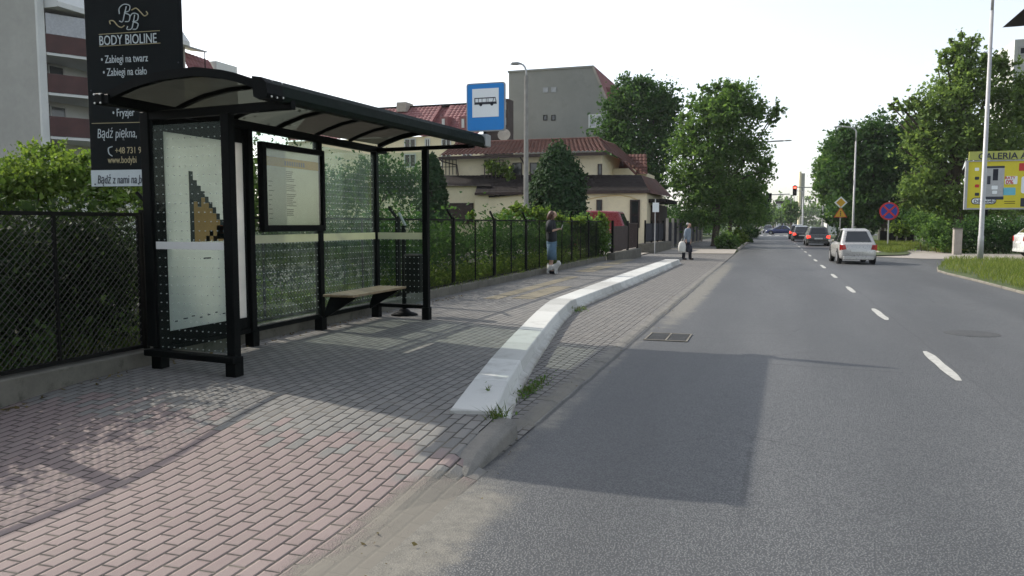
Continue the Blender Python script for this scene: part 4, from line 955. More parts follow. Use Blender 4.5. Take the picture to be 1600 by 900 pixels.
tiled((XF + .1, 40.35, 10.9), (XF + .1, 43.0, 10.9), (XF - .5, 40.35, 12.1), (XF - .5, 42.9, 12.0), .35, .04).build('mansard_roof', M['tile2'], ab)
p, q = gx(352, 100, XF), gx(369, 101, XF)
MB().box(XF - .58, XF + .05, 43.02, 45.1, 0, 11.95).build('end_wall', M['whitewall'], ab)
p = gx(300, 70, XF); MB().box(XF - 1.2, XF - .1, 39.62, 40.35, 10.9, 13.1).build('chimney', M['palecon'], ab)
mb = MB(); mb.prism([(XF + .3, 39.9, 12.30), (XF - 1.0, 39.9, 12.5), (XF - 1.0, 39.9, 12.42), (XF + .3, 39.9, 12.22)], (0, 2.0, 0)); mb.build('canopy_roof', M['alu'], ab); MB().bar((XF + .25, 41.7, 10.9), (XF + .25, 41.7, 12.25), .05).build('canopy_post', M['fence'], ab)

# right edge building with deep eaves
er = thing('villa', 'pale villa with deep dark eaves at the right edge behind the maple', 'house', (17.5, 54, 0))
e0 = gy(1566, 43, 52); e1 = gy(1600, 16, 52)
MB().prism([(e0.x, 52, e0.z), (e0.x + .5, 52, e0.z + .0), (e0.x + 6, 52, e0.z + .1), (e0.x + 6, 52, e0.z + 3.6), (e1.x - .1, 52, e1.z), ], (0, -5, 0)).build('roof', M['slate'], er)
a = gy(1584, 100, 54)
MB().box(a.x, a.x + 8, 54, 60, 0, gy(1584, 62, 54).z).build('wall', M['whitewall'], er); MB().box(a.x + 1.5, a.x + 7.5, 55, 60, gy(1584, 62, 54).z, e0.z + .2).build('upper_wall', M['whitewall'], er)
p, q = gy(1591, 87, 54), gy(1604, 72, 54); window(er, (p.x, 54, p.z), (q.x - p.x, 0, 0), (0, 0, q.z - p.z), (0, -1, 0), .1, M['window'], 0)

# far end of the street
tw = thing('tower_block', 'tall narrow cream and grey tower beside the red traffic light', 'tower', (9, 205, 0))
p, q = gy(1247, 350, 200), gy(1258, 268, 200)
MB().box(p.x, p.x + (q.x - p.x) * .35, 199.6, 206, 0, q.z).build('cream_wall', M['cream'], tw); MB().box(p.x + (q.x - p.x) * .35 + .01, q.x, 200, 206, 0, q.z - .4).build('grey_wall', M['stucco'], tw)
for k in range(int((q.z - 4) / 2)):
    z = 3 + k * 2.0; window(tw, (p.x + (q.x - p.x) * .5, 200, z), ((q.x - p.x) * .3, 0, 0), (0, 0, 1.0), (0, -1, 0), .1, M['window'], 0)
def farblock(label, u0, u1, v0, y, mat, floors, cols):
    a, b = gy(u0, v0, y), gy(u1, v0, y); t = thing('apartment_block', label, 'apartment block', ((a.x + b.x) / 2, y + 5, 0))
    MB().box(a.x, b.x, y, y + 12, 0, a.z).build('wall', mat, t); MB().box(a.x - .4, b.x + .4, y - .4, y + 12.4, a.z, a.z + 1.0).build('roof', M['slate'], t)
    hf = a.z / floors
    for i in range(floors):
        for j in range(cols):
            x = a.x + (b.x - a.x) * (j + .25) / cols; window(t, (x, y, i * hf + hf * .35), ((b.x - a.x) / cols * .5, 0, 0), (0, 0, hf * .45), (0, -1, 0), .12, M['window'], 0)
farblock('pale apartment block with rows of windows at the far end of the street', 1214, 1226, 318, 330, M['whitewall'], 6, 4)
farblock('lower cream apartment block at the far end of the street', 1199, 1211, 324, 345, M['cream'], 5, 4)
a, b = gy(1292, 345, 130), gy(1334, 345, 130)
ws = thing('low_shed', 'low pale flat roofed shed behind the waiting cars', 'shed', ((a.x + b.x) / 2, 133, 0))
MB().box(a.x, b.x, 130, 137, 0, a.z).build('wall', M['whitewall'], ws); MB().prism([(a.x - .5, 129.5, a.z), (b.x + .5, 129.5, a.z), (b.x + .5, 129.5, a.z + .5), (a.x + 1, 129.5, a.z + .9)], (0, 8, 0)).build('roof', M['palecon'], ws)

# ------------------------------------------------------------------ trees and plants
def lobe(u, v, ru, rv, y, dd=0.0, kd=.85):
    c = gy(u, v, y + dd); k = (c - _c).dot(_f) / F
    return (c.x, c.y, c.z, ru * k, ru * k * kd, rv * k)
def tree(name, label, base, lobes, n, L, mat, group=None, trunk=.22, clus=.17, shell=.62, limbs=True, droop=.3, W=None, per=14):
    b = Vector(base); t = thing(name, label, 'tree', b, 0, group)
    cz = [Vector(l[:3]) for l in lobes]; mid = sum(cz, Vector()) / len(cz); low = min(l[2] - l[5] for l in lobes)
    fork = Vector((b.x * .6 + mid.x * .4, b.y * .6 + mid.y * .4, max(b.z + 1.2, low + (mid.z - low) * .35)))
    mb = MB(); mb.tube([b - Vector((0, 0, .1)), b + (fork - b) * .05, b.lerp(fork, .5) + Vector((.05, 0, 0)), fork], [trunk * 1.35, trunk, trunk * .85, trunk * .7], 9)
    for l, c in zip(lobes, cz):
        if limbs:
            m1 = fork.lerp(c, .5) + Vector((random.uniform(-.3, .3), random.uniform(-.3, .3), .2)); mb.tube([fork, m1, c], [trunk * .45, trunk * .26, trunk * .10], 6)
            for _ in range(3):
                d = Vector((random.gauss(0, 1), random.gauss(0, 1), random.gauss(.2, .8))).normalized(); e = c + Vector((d.x * l[3], d.y * l[4], d.z * l[5])) * .85
                mb.tube([c, c.lerp(e, .55) + Vector((0, 0, .1)), e], [trunk * .10, trunk * .07, trunk * .02], 5)
    mb.build('trunk', M['bark'], t, smooth=True)
    P = blob_points(lobes, n, shell, clus, per)
    leaves('crown', P, L, W or L * .62, mat, t, up=.5, droop=droop)
    return t
def bush(name, label, lobes, n, L, mat, cat='bush', group=None, base=None, clus=.2, shell=.6, W=None, zmin=None, droop=.1, zmax=None):
    c = base or (lobes[0][0], lobes[0][1], max(0, lobes[0][2] - lobes[0][5])); t = thing(name, label, cat, c, 0, group)
    P = blob_points(lobes, n, shell, clus)
    if zmin is not None: P = P[P[:, 2] > zmin]
    if zmax is not None: P = P[P[:, 2] < zmax + rng.normal(0, .04, len(P))]
    leaves('foliage', P, L, W or L * .6, mat, t, up=.4, droop=droop)
    for l in lobes[:6]:
        mb = MB()
        for _ in range(1):
            e = Vector((l[0] + random.uniform(-.5, .5) * l[3], l[1] + random.uniform(-.5, .5) * l[4], l[2] + random.uniform(-.2, .6) * l[5])); s0 = Vector((c[0] * .3 + l[0] * .7, c[1] * .3 + l[1] * .7, c[2]))
            mb.tube([s0, s0.lerp(e, .5) + Vector((random.uniform(-.1, .1), 0, 0)), e], [.02, .014, .005], 5)
        mb.build('stem', M['bark'], t)
    return t

# left hedge and undergrowth behind the near fence
Y = 8.2
bush('bush', 'tall sunlit fresh green bush left of the black banner board', [lobe(45, 285, 62, 38, 10.2), lobe(100, 272, 46, 30, 10.2), lobe(60, 246, 30, 22, 10.4), lobe(10, 302, 42, 30, 10), lobe(130, 290, 40, 38, 10.2), lobe(-60, 300, 70, 45, 10), lobe(28, 262, 22, 18, 10.4), lobe(96, 240, 14, 16, 10.5), lobe(130, 250, 16, 16, 10.4), lobe(76, 232, 9, 12, 10.5), lobe(175, 305, 40, 30, 10.4), lobe(230, 300, 40, 34, 10.6)], 21000, .075, M['leafLime'], base=(-10.4, 10.3, .1), shell=.5)
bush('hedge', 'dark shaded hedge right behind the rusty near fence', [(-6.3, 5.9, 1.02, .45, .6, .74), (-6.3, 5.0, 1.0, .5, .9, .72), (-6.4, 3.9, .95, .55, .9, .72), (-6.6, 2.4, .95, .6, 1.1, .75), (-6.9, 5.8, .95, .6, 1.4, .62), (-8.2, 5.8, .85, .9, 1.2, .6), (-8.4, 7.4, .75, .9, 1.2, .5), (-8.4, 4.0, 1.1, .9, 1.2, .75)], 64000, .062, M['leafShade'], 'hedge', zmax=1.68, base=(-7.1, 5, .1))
bush('bush', 'low leafy ground bush under the near fence panels', [(-6.3, 5.0, .38, .5, .55, .28), (-6.4, 6.1, .42, .55, .6, .34), (-6.3, 3.9, .34, .5, .6, .26), (-6.3, 2.6, .3, .5, .7, .25), (-6.35, 5.6, .6, .35, .4, .25)], 5200, .05, M['leafA'], base=(-6.3, 5, .1))
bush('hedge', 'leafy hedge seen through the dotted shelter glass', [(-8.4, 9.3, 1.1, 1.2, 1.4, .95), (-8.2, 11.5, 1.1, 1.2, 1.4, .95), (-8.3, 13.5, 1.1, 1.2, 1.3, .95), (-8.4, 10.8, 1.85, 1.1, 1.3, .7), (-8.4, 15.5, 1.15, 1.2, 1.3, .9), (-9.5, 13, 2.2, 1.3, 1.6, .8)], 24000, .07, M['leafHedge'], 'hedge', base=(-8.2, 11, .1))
bush('bush', 'row of low fresh green plants behind the bench', [(-6.4, 7.6, .32, .5, .5, .26), (-6.5, 8.9, .36, .5, .6, .3), (-6.4, 10.2, .36, .5, .6, .28), (-6.5, 11.4, .4, .5, .6, .32)], 4000, .055, M['leafLime'], base=(-6.4, 9.5, .1))
# hedge behind the far fence
hl = []
for k in range(8): hl.append((-6.9 + random.uniform(-.15, .15), 12.6 + k * 2.0, .98 + random.uniform(-.05, .08), .75, 1.15, .62))
bush('hedge', 'dark green hedge standing behind the barbed wire fence', hl, 15000, .085, M['leafDark'], 'hedge', base=(-6.9, 20, .1))
hl = [(-6.25 + random.uniform(-.15, .15), 12.2 + k * 1.5, .36, .45, .85, .28) for k in range(11)]
bush('undergrowth', 'sunny low weeds along the foot of the barbed wire fence', hl, 11000, .06, M['leafLime'], 'weeds', base=(-6.3, 19, .1))
bush('bush', 'bright green shrub tops rising over the barbed wire fence', [lobe(790, 340, 14, 10, 22), lobe(812, 330, 16, 10, 22), lobe(842, 334, 20, 9, 22.5), lobe(864, 341, 18, 6, 23), lobe(735, 336, 7, 9, 20), lobe(900, 345, 16, 5, 24)], 4200, .09, M['leafLime'], base=(-7.5, 22, .1))
bush('creeper', 'dark ivy clump climbing the fence beside the brown gate', [lobe(922, 372, 17, 34, 26.8), lobe(908, 350, 18, 14, 26.3), lobe(938, 374, 14, 30, 27.3), lobe(895, 352, 14, 10, 26)], 6500, .09, M['leafA'], 'creeper', base=(-5.7, 27, .1))
bush('creeper', 'yellow green creeper shoots above the dark ivy clump', [lobe(940, 345, 9, 12, 27.2), lobe(944, 352, 8, 12, 27.4)], 1600, .09, M['leafLime'], 'creeper', base=(-5.75, 27.3, .1))
bush('creeper', 'yellow green climber on the balcony trellis of the cream house', [lobe(775, 262, 16, 10, 48), lobe(795, 270, 9, 18, 47.8), lobe(762, 256, 8, 7, 48)], 1800, .16, M['leafLime'], 'creeper', base=(-15.5, 48, 3.5))
# conifers
def conifer(label, u, v0, v1, hw_, y, n):
    c = gy(u, (v0 + v1) / 2, y); k = (c - _c).dot(_f) / F; h_ = (v1 - v0) * k; r = hw_ * k; base = (c.x, c.y, .1); t = thing('conifer', label, 'tree', base)
    zt_ = c.z + h_ / 2; MB().tube([base, (c.x, c.y, zt_ - .4)], [.13, .03], 7).build('trunk', M['bark'], t)
    P = []; m = n // 12
    for _ in range(m):
        s = rng.uniform(0, 1) ** .8; prof = math.sin(min(1, (1 - s) * 1.75 + .02) * math.pi / 2) ** .70 * (.78 + .22 * min(1, s * 5)); a = rng.uniform(0, 6.283)
        rr = r * prof * (1 - abs(rng.normal(0, .16))) * (1 + .12 * math.sin(a * 3 + s * 9)); cc = np.array([c.x + rr * math.cos(a), c.y + rr * math.sin(a), .3 + s * (zt_ - .3)])
        P.append(cc + rng.normal(size=(12, 3)) * np.array([.09, .09, .14]) * (r / 1.2))
    P = np.concatenate(P); ax = P - np.array([c.x, c.y, 0]); ax[:, 2] = 0; ax /= np.linalg.norm(ax, axis=1)[:, None] + 1e-6
    leaves('crown', P, .20, .10, M['leafConifer'], t, up=1.0, droop=-.8, N=ax * 1.2)
conifer('dense rounded conifer in front of the cream house', 871, 234, 352, 46, 34, 15000)
conifer('narrow dark conifer just right of the shelter end post', 676, 246, 350, 22, 30, 7000)
# street trees left
tree('chestnut_tree', 'dark dense round tree behind the cream house', (*gy(1010, 340, 62).xy, 0), [lobe(1000, 165, 48, 42, 62), lobe(965, 205, 36, 46, 62), lobe(1036, 205, 34, 46, 62), lobe(1000, 235, 55, 50, 62), lobe(992, 135, 28, 22, 62), lobe(1030, 160, 36, 30, 62), lobe(960, 170, 24, 22, 62), lobe(1000, 285, 50, 40, 62)], 26000, .25, M['leafDark'], trunk=.35)
tree('lime_tree', 'big loose green street tree with ragged top by the footpath', (-3.3, 50, 0), [lobe(1130, 190, 48, 40, 50), lobe(1108, 165, 34, 24, 50), lobe(1150, 160, 38, 26, 50), lobe(1145, 138, 18, 16, 50), lobe(1120, 140, 14, 14, 50), lobe(1185, 175, 26, 18, 50), lobe(1212, 172, 15, 12, 50), lobe(1205, 190, 12, 8, 50), lobe(1082, 200, 28, 20, 50), lobe(1066, 182, 14, 7, 50), lobe(1075, 165, 10, 5, 50), lobe(1096, 136, 12, 7, 50), lobe(1070, 232, 28, 22, 50), lobe(1120, 245, 50, 40, 50), lobe(1172, 230, 32, 32, 50), lobe(1190, 265, 22, 25, 50), lobe(1080, 275, 38, 24, 50), lobe(1130, 292, 50, 26, 50), lobe(1180, 300, 26, 20, 50), lobe(1095, 310, 40, 18, 50), lobe(1060, 290, 18, 12, 50), lobe(1105, 338, 46, 15, 50), lobe(1165, 335, 36, 18, 50)], 46000, .17, M['leafA'], trunk=.24, shell=.55, clus=.2, per=26)
for i, (u, v, ru, rv, y, lab) in enumerate(((1150, 318, 40, 30, 66, 'first dark street tree in the row behind the ragged tree'), (1164, 314, 26, 40, 84, 'street tree overhanging the carriageway before the traffic lights'), (1190, 330, 12, 24, 130, 'small distant street tree beyond the left traffic light'))):
    tree('street_tree', lab, (gy(u - 12, 350, y).x, y, 0), [lobe(u, v, ru, rv, y), lobe(u - ru * .5, v + rv * .3, ru * .7, rv * .7, y), lobe(u + ru * .2, v - rv * .6, ru * .6, rv * .5, y)], 5000, .34, M['leafDark'], 'street trees along the left footpath', trunk=.2)
for (u, v, ru, rv, y, lab, m) in ((1136, 375, 17, 12, 46.5, 'rounded low bush at the start of the roadside hedge', 'leafA'), (1152, 371, 14, 12, 50, 'yellowish low bush second in the roadside hedge', 'leafLime'), (1164, 368, 12, 12, 60, 'dark low bush third in the roadside hedge', 'leafDark'), (1176, 362, 10, 10, 80, 'far low bush last in the roadside hedge', 'leafDark')):
    bush('bush', lab, [lobe(u, v, ru, rv, y), lobe(u + ru * .5, v + 2, ru * .6, rv * .8, y), lobe(u - ru * .6, v + 3, ru * .55, rv * .7, y)], 3200, .12, M[m], group='low bushes along the left kerb', zmin=0)
# right side trees
tree('maple_tree', 'large pale olive maple behind the yellow billboard', (*gy(1500, 380, 51).xy, 0), [lobe(1505, 75, 26, 24, 51), lobe(1515, 110, 40, 30, 51), lobe(1480, 100, 18, 20, 51), lobe(1498, 150, 52, 36, 51), lobe(1565, 100, 26, 20, 51), lobe(1575, 150, 40, 40, 51), lobe(1455, 180, 40, 26, 51), lobe(1410, 168, 20, 9, 51), lobe(1430, 162, 20, 12, 51), lobe(1500, 210, 60, 40, 51), lobe(1450, 235, 42, 36, 51), lobe(1430, 215, 22, 20, 51), lobe(1445, 290, 40, 32, 51), lobe(1480, 310, 50, 30, 51), lobe(1560, 220, 55, 50, 51), lobe(1625, 160, 40, 50, 51), lobe(1420, 310, 22, 16, 51), lobe(1545, 330, 50, 22, 52), lobe(1610, 300, 40, 40, 53)] + [lobe(u, v, 6, 6, 51) for u, v in ((1502, 52), (1518, 62), (1478, 80), (1488, 66), (1540, 85), (1470, 130), (1466, 110), (1392, 165), (1400, 158), (1420, 156), (1395, 182), (1402, 318), (1415, 270), (1408, 232))], 46000, .19, M['leafMaple'], trunk=.3, shell=.58, per=26)
tree('lime_tree', 'broad dark tree behind the no stopping sign', (*gy(1385, 360, 68).xy, 0), [lobe(1370, 205, 36, 24, 68), lobe(1330, 225, 38, 28, 68), lobe(1405, 230, 40, 34, 68), lobe(1365, 255, 55, 38, 68), lobe(1320, 270, 36, 36, 68), lobe(1415, 280, 46, 42, 68), lobe(1370, 310, 60, 36, 68), lobe(1325, 200, 12, 12, 68), lobe(1425, 205, 24, 16, 68)], 26000, .28, M['leafDark'], trunk=.35)
tree('lime_tree', 'broad green tree over the row of waiting cars', (*gy(1325, 360, 90).xy, 0), [lobe(1308, 235, 26, 28, 90), lobe(1290, 262, 18, 22, 90), lobe(1310, 275, 36, 36, 90), lobe(1284, 292, 14, 20, 90), lobe(1308, 310, 30, 28, 90), lobe(1340, 300, 36, 36, 90), lobe(1322, 212, 14, 16, 90)], 17000, .33, M['leafA'], trunk=.35)
for i, (u, v, ru, rv, y, lab) in enumerate(((1236, 330, 11, 16, 180, 'slim distant tree left of the cream tower'), (1222, 338, 12, 10, 240, 'small distant tree in front of the pale far block'), (1208, 336, 10, 12, 260, 'small distant tree in front of the cream far block'), (1196, 338, 9, 15, 210, 'distant dark tree closing the street on the left'), (1231, 318, 7, 10, 300, 'pointed distant tree top right of the pale far block'))):
    tree('distant_tree', lab, (gy(u, 350, y).x, y, 0), [lobe(u, v, ru, rv, y), lobe(u + ru * .4, v + rv * .3, ru * .8, rv * .7, y), lobe(u - ru * .5, v + rv * .4, ru * .6, rv * .6, y)], 2200, .7, M['leafA'], 'trees at the far end of the street', trunk=.3)
wb = [(random.uniform(-70, 70), 400 + random.uniform(0, 40), random.uniform(4, 8), 9, 6, 8) for _ in range(44)]
P = blob_points(wb, 16000); o = leaves('far_woodland', P, 1.6, 1.1, M['leafA']); tag(o, 'blurred belt of trees closing the far horizon', 'woodland', kind='stuff')
# trees behind the red roofed block and left
tree('garden_tree', 'dark garden tree behind the shelter beside the rose roofed block', (*gy(610, 330, 40).xy, .1), [lobe(600, 275, 40, 40, 40), lobe(640, 290, 34, 40, 40), lobe(560, 290, 40, 40, 40), lobe(520, 300, 40, 36, 40), lobe(480, 300, 40, 40, 38)], 9000, .2, M['leafDark'], trunk=.2)
tree('garden_tree', 'low dark trees closing the gap under the maple and the yellow billboard', (*gy(1560, 360, 60).xy, 0), [lobe(u, 338, 30, 30, 60) for u in range(1440, 1660, 26)], 12000, .26, M['leafDark'], trunk=.2)
tree('garden_tree', 'low dark trees under the broad tree behind the no stopping sign', (*gy(1400, 360, 76).xy, 0), [lobe(u, 336, 26, 28, 76) for u in range(1316, 1450, 22)], 9000, .3, M['leafDark'], trunk=.2)
# right hedge with pillars, yellow billboard, grass
hd = [(gy(u, 372, 42.8).x, 42.8, .85, .75, .8, .85) for u in range(1512, 1640, 10)]
bush('hedge', 'dark clipped hedge under the yellow billboard', hd, 15000, .11, M['leafDark'], 'hedge', base=(11, 42.8, 0), zmin=.02)
bush('bush', 'fresh green bush between the two pale pillars', [lobe(1462, 366, 22, 24, 43), lobe(1480, 375, 14, 20, 42.3), lobe(1445, 350, 20, 16, 45), lobe(1430, 345, 14, 14, 46)], 5000, .13, M['leafA'], base=(8, 43.5, 0), zmin=.02)
bush('hedge', 'long dark hedge in the gardens behind the fence of pale posts', [(-7.6 - .02 * k, 47 + k * 6, 1.5, 1.6, 3.6, 1.7) for k in range(2, 14)], 12000, .2, M['leafDark'], 'hedge', base=(-7.6, 62, 0), zmin=.05)
bush('bush', 'small pale green bush behind the no stopping sign', [lobe(1404, 358, 14, 10, 56), lobe(1415, 362, 12, 10, 56)], 1500, .15, M['leafLime'], base=(8, 56, 0))
for (u, vt, vb, wpx, y0_, lab) in ((1497, 358, 397, 15, 40.6, 'wide pale concrete gate pillar at the hedge end'), (1444, 360, 386, 6, 49.5, 'slim pale concrete post beside the fresh green bush'), (1452, 361, 378, 3, 52, 'thin pale concrete post half hidden in the green bush'), (1383, 357, 374, 3, 66, 'distant pale concrete post left of the no stopping sign')):
    p, q = gy(u - wpx / 2, vb, y0_), gy(u + wpx / 2, vt, y0_); t = thing('gate_pillar', lab, 'pillar', (p.x, y0_, 0), group='pale concrete pillars on the right')
    MB().box(p.x, q.x, y0_, y0_ + (q.x - p.x), 0, q.z).build('shaft', M['palecon'], t, bevel=.02); MB().box(p.x - .02, q.x + .02, y0_ - .02, y0_ + (q.x - p.x) + .02, q.z, q.z + .05).build('coping', M['concrete'], t)
ff = thing('garden_fence', 'low grey slatted fence behind the no stopping sign', 'fence', (8, 62, 0))
for k in range(5):
    a = gy(1372 + k * 14, 370, 62); MB().box(a.x, a.x + .12, 62, 62.1, 0, 1.0).build('post', M['palecon'], ff)
    if k < 4: MB().box(a.x + .12, gy(1386 + k * 14, 370, 62).x, 62.02, 62.06, .15, .9).build('slats', M['fence'], ff)
yb = thing('yellow_billboard', 'yellow billboard with coffee machine advert under an olive header board', 'billboard', (12.5, 46, 0))
AY = 45.5
A_ = lambda u, v: gy(u, v, AY)
p, q = A_(1510, 325), A_(1600, 253); xw = p.x + 5.0
MB().box(p.x, xw, AY, AY + .12, p.z, A_(1510, 253).z).build('yellow_face', M['yellow'], yb)
MB().box(A_(1514, 250).x, xw, AY - .01, AY + .1, A_(1514, 250.5).z, A_(1514, 237).z).build('header_board', M['olive'], yb)
mb = MB(); zt_ = A_(1510, 253).z; mb.box(p.x - .12, p.x - .001, AY - .05, AY + .16, p.z - .08, zt_ + .04); mb.box(p.x, xw, AY - .05, AY + .16, zt_ + .001, zt_ + .05); mb.box(p.x, xw, AY - .05, AY + .16, p.z - .08, p.z - .001); mb.build('frame', M['galv'], yb)
for x in (p.x + .8, p.x + 4): MB().box(x, x + .2, AY + .13, AY + .3, 0, zt_).build('leg', M['fence'], yb)
def yt(s_, u, v, px, m, sx=1, bold=0): 
    o_ = A_(u, v); k = (o_ - _c).dot(_f) / F; text('lettering', s_, (o_.x, AY - .012, o_.z), (1, 0, 0), (0, 0, 1), px * k, m, yb, 0, bold, sx, lift=.006)
yt('GALERIA A', 1528, 249, 13.5, M['ink'], 1.02, .02)
yt('RATY', 1570, 280, 6, M['red'], .95, .02); yt('0%', 1571, 287.5, 9, M['red'], 1, .02)
def fl(u0, u1, v0, v1, m, name='print', r=.02, off=.006):
    a, b = A_(u0, v1), A_(u1, v0); c0 = ((a.x + b.x) / 2, (a.z + b.z) / 2)
    return MB().prism([(x, AY - off, z) for x, z in rrect(c0[0], c0[1], b.x - a.x, b.z - a.z, min(r, .49 * (b.z - a.z)))], (0, .004, 0)).build(name, m, yb)
fl(1539, 1570, 259, 312, M['galv'], 'coffee_machine', .06); fl(1541, 1570, 259, 263, M['ink'], 'machine_top', .03, .011); fl(1540, 1568, 307, 312, M['ink'], 'machine_base', .03, .011)
fl(1551, 1560, 264, 282, M['navy'], 'machine_panel', .01, .011); fl(1542, 1548, 275, 288, M['ink'], 'machine_spout', .01, .011); fl(1549, 1559, 290, 296, M['signwhite'], 'machine_cup', .03, .011); fl(1550, 1558, 298, 303, M['signwhite'], 'machine_cup', .03, .011)
fl(1567, 1587, 293, 305, M['cyan'], 'cyan_box', .04); fl(1570, 1590, 275, 288, M['signwhite'], 'rate_box', .04, .005)
fl(1592, 1640, 254, 267, M['red'], 'red_box', .02); fl(1594, 1640, 309, 323, M['ink'], 'dark_box', .02); fl(1595, 1640, 275, 302, M['signwhite'], 'pale_box', .1)
fl(1517, 1557, 308.5, 319.5, M['ink'], 'logo_ring', .3, .006); fl(1518.5, 1555.5, 310, 318, M['signwhite'], 'logo_plate', .3, .010)
o_ = A_(1521, 317); text('lettering', "DēLonghi", (o_.x, AY - .014, o_.z), (1, 0, 0), (0, 0, 1), 7.2 * (o_ - _c).dot(_f) / F, M['ink'], yb, 0, .02, 1.0, lift=.006)
for v, m in ((262, 'signwhite'), (276, 'ink'), (288, 'red'), (301, 'ink')): fl(1523, 1530, v, v + 5, M[m], 'cup_icon', .04)
for v in (314, 317): fl(1569, 1586, v, v + 1, M['slate'], 'small_print', .005)
# grass
def inpoly(p, poly):
    c = False; j = len(poly) - 1
    for i in range(len(poly)):
        if (poly[i][1] > p[1]) != (poly[j][1] > p[1]) and p[0] < (poly[j][0] - poly[i][0]) * (p[1] - poly[i][1]) / (poly[j][1] - poly[i][1] + 1e-9) + poly[i][0]: c = not c
        j = i
    return c
gp = [(x, y, .05) for x, y in zip(rng.uniform(4.9, 13, 42000), rng.uniform(17, 35, 42000)) if inpoly((x - .05 - .12 * math.sin(y * 1.7) * math.sin(y * .6 + 1), y), isl) and (x < 9 or rng.uniform() < .3) and rng.uniform() < .55 + .45 * math.sin(x * 2.3 + 1.1 * math.sin(y * 1.3)) * math.sin(y * 1.9)]
gp = [(x, y, z) for x, y, z in gp]; o = blades('island_grass', gp, .18, .018, M['grass']); tag(o, 'shaggy grass covering the traffic island round the lamp post', 'grass', kind='stuff')
gp = [(x, y, .05) for x, y in zip(rng.uniform(5.1, 6.9, 9000), rng.uniform(40.2, 70, 9000)) if x < 5.1 + (y - 39) * .35]
gp += [(x, y, .0) for x, y in zip(rng.uniform(7.0, 9.2, 7000), rng.uniform(43, 60, 7000)) if x > 7.0 + (50 - y) * .13]
o = blades('verge_grass', gp, .26, .035, M['grass']); tag(o, 'tall grass on the verge round the no stopping sign', 'grass', kind='stuff')
gp = [(x, y, .12) for x, y in zip(rng.uniform(-8, -5.7, 9000), rng.uniform(1, 27, 9000))]
o = blades('garden_grass', gp, .24, .02, M['weed']); tag(o, 'thin grass and weeds behind the left fences', 'grass', kind='stuff')
gp = [(-5.43 + rng.normal(0, .03), y, .30) for y in rng.uniform(11.5, 27, 500)] 
o = blades('wall_grass', gp, .09, .012, M['weed']); tag(o, 'small weeds sprouting on top of the low fence wall', 'weeds', kind='stuff')
P = np.stack([-5.28 + np.abs(rng.normal(0, .10, 260)) - .08, rng.uniform(2, 13, 260), np.zeros(260)], 1); P[:, 2] = [sz(y) + .008 for y in P[:, 1]]
M['dry'] = leafmat('dry leaves', (.10, .075, .035), (.17, .14, .07), .2); o = leaves('dry_leaves', P, .035, .022, M['dry'], up=3.0); tag(o, 'dry leaves and crumbs gathered along the foot of the low wall', 'leaf litter', kind='stuff')
P = np.stack([-1.66 + rng.normal(0, .16, 170), rng.uniform(2.3, 16, 170), np.full(170, .018)], 1)
o = leaves('gutter_litter', P, .018, .012, M['dry'], up=3.0); tag(o, 'bits of dry litter lying in the sandy gutter', 'leaf litter', kind='stuff')
def tuft(label, cx, cy, z, rx, ry, n, h, L=.03, lv=60):
    t = thing('weed_tuft', label, 'weeds', (cx, cy, z)); P = np.stack([rng.normal(cx, rx, n), rng.normal(cy, ry, n), np.full(n, z)], 1)
    blades('blades', P, h, .009, M['weed'], t, .45)
    if lv: leaves('leaves', np.stack([rng.normal(cx, rx * 1.3, lv), rng.normal(cy, ry * 1.3, lv), z + abs(rng.normal(.02, .02, lv))], 1), L, L * .6, M['leafA'], t)
tuft('tall weed tuft growing at the near end of the white kerb', -1.74, 4.93, .10, .03, .05, 60, .105, .03, 50)
tuft('weed patch along the foot of the white kerb', -1.93, 6.35, .01, .035, .22, 130, .06, .03, 150)
tuft('dry weed clump at the inner corner of the white kerb', -2.98, 12.5, .01, .05, .14, 60, .07, .03, 50)
tuft('small fresh sprig growing out of a joint in the white kerb top', -2.03, 5.55, .16, .008, .012, 6, .05, .03, 5)

# ------------------------------------------------------------------ lamps, signals, signs
def lamp(label, x, y, h_, dx, mat, r0=.09, r1=.05, head=True, z0=0.0, dz=.35, conc=None, dy=0.0, hs=1.0):
    t = thing('street_lamp', label, 'street lamp', (x, y, z0))
    if conc:
        MB().tube([(x, y, z0), (x, y, conc)], [r0, r0 * .72], 8).build('pole', M['conpole'], t, smooth=False); p0 = Vector((x, y, conc - .1)); rr = .035
    else:
        MB().tube([(x, y, z0), (x, y, z0 + .9), (x, y, z0 + .95), (x, y, h_ - 1.2)], [r0, r0 * .95, r0 * .82, r1], 10).build('pole', M['galv'], t, smooth=True); p0 = Vector((x, y, h_ - 1.25)); rr = r1 * .9
    pts = [p0, Vector((x, y, h_ - .5))] + [Vector((x + dx * (1 - math.cos(a)), y + dy * (1 - math.cos(a)), h_ - .5 + dz * 1.4 * math.sin(a))) for a in (.35, .7, 1.05, 1.4, 1.57)]
    MB().tube(pts, rr, 8).build('arm', M['galv'], t, smooth=True)
    e = pts[-1]; s = 1 if dx > 0 else -1; dn = Vector((dx, dy, 0)).normalized(); sd = Vector((-dn.y, dn.x, 0))
    hd = MB(); L = .62 * hs; A = [(0, .05, .04), (L * .3, .12, .07), (L * .8, .13, .06), (L, .05, .03)]; V = []
    for a, w_, h2 in A:
        c = e + dn * a; V += [c + sd * w_, c + sd * w_ * .6 + Vector((0, 0, h2)), c - sd * w_ * .6 + Vector((0, 0, h2)), c - sd * w_, c - Vector((0, 0, h2 * .7))]
    f = [list(range(5)), list(range(15, 20))] + [(i * 5 + k, i * 5 + (k + 1) % 5, i * 5 + 5 + (k + 1) % 5, i * 5 + 5 + k) for i in range(3) for k in range(5)]
    hd.hull(V, f).build('lamp_head', M['galv'], t, smooth=True)
    return t
LX = gx(822, 320, -9.0)
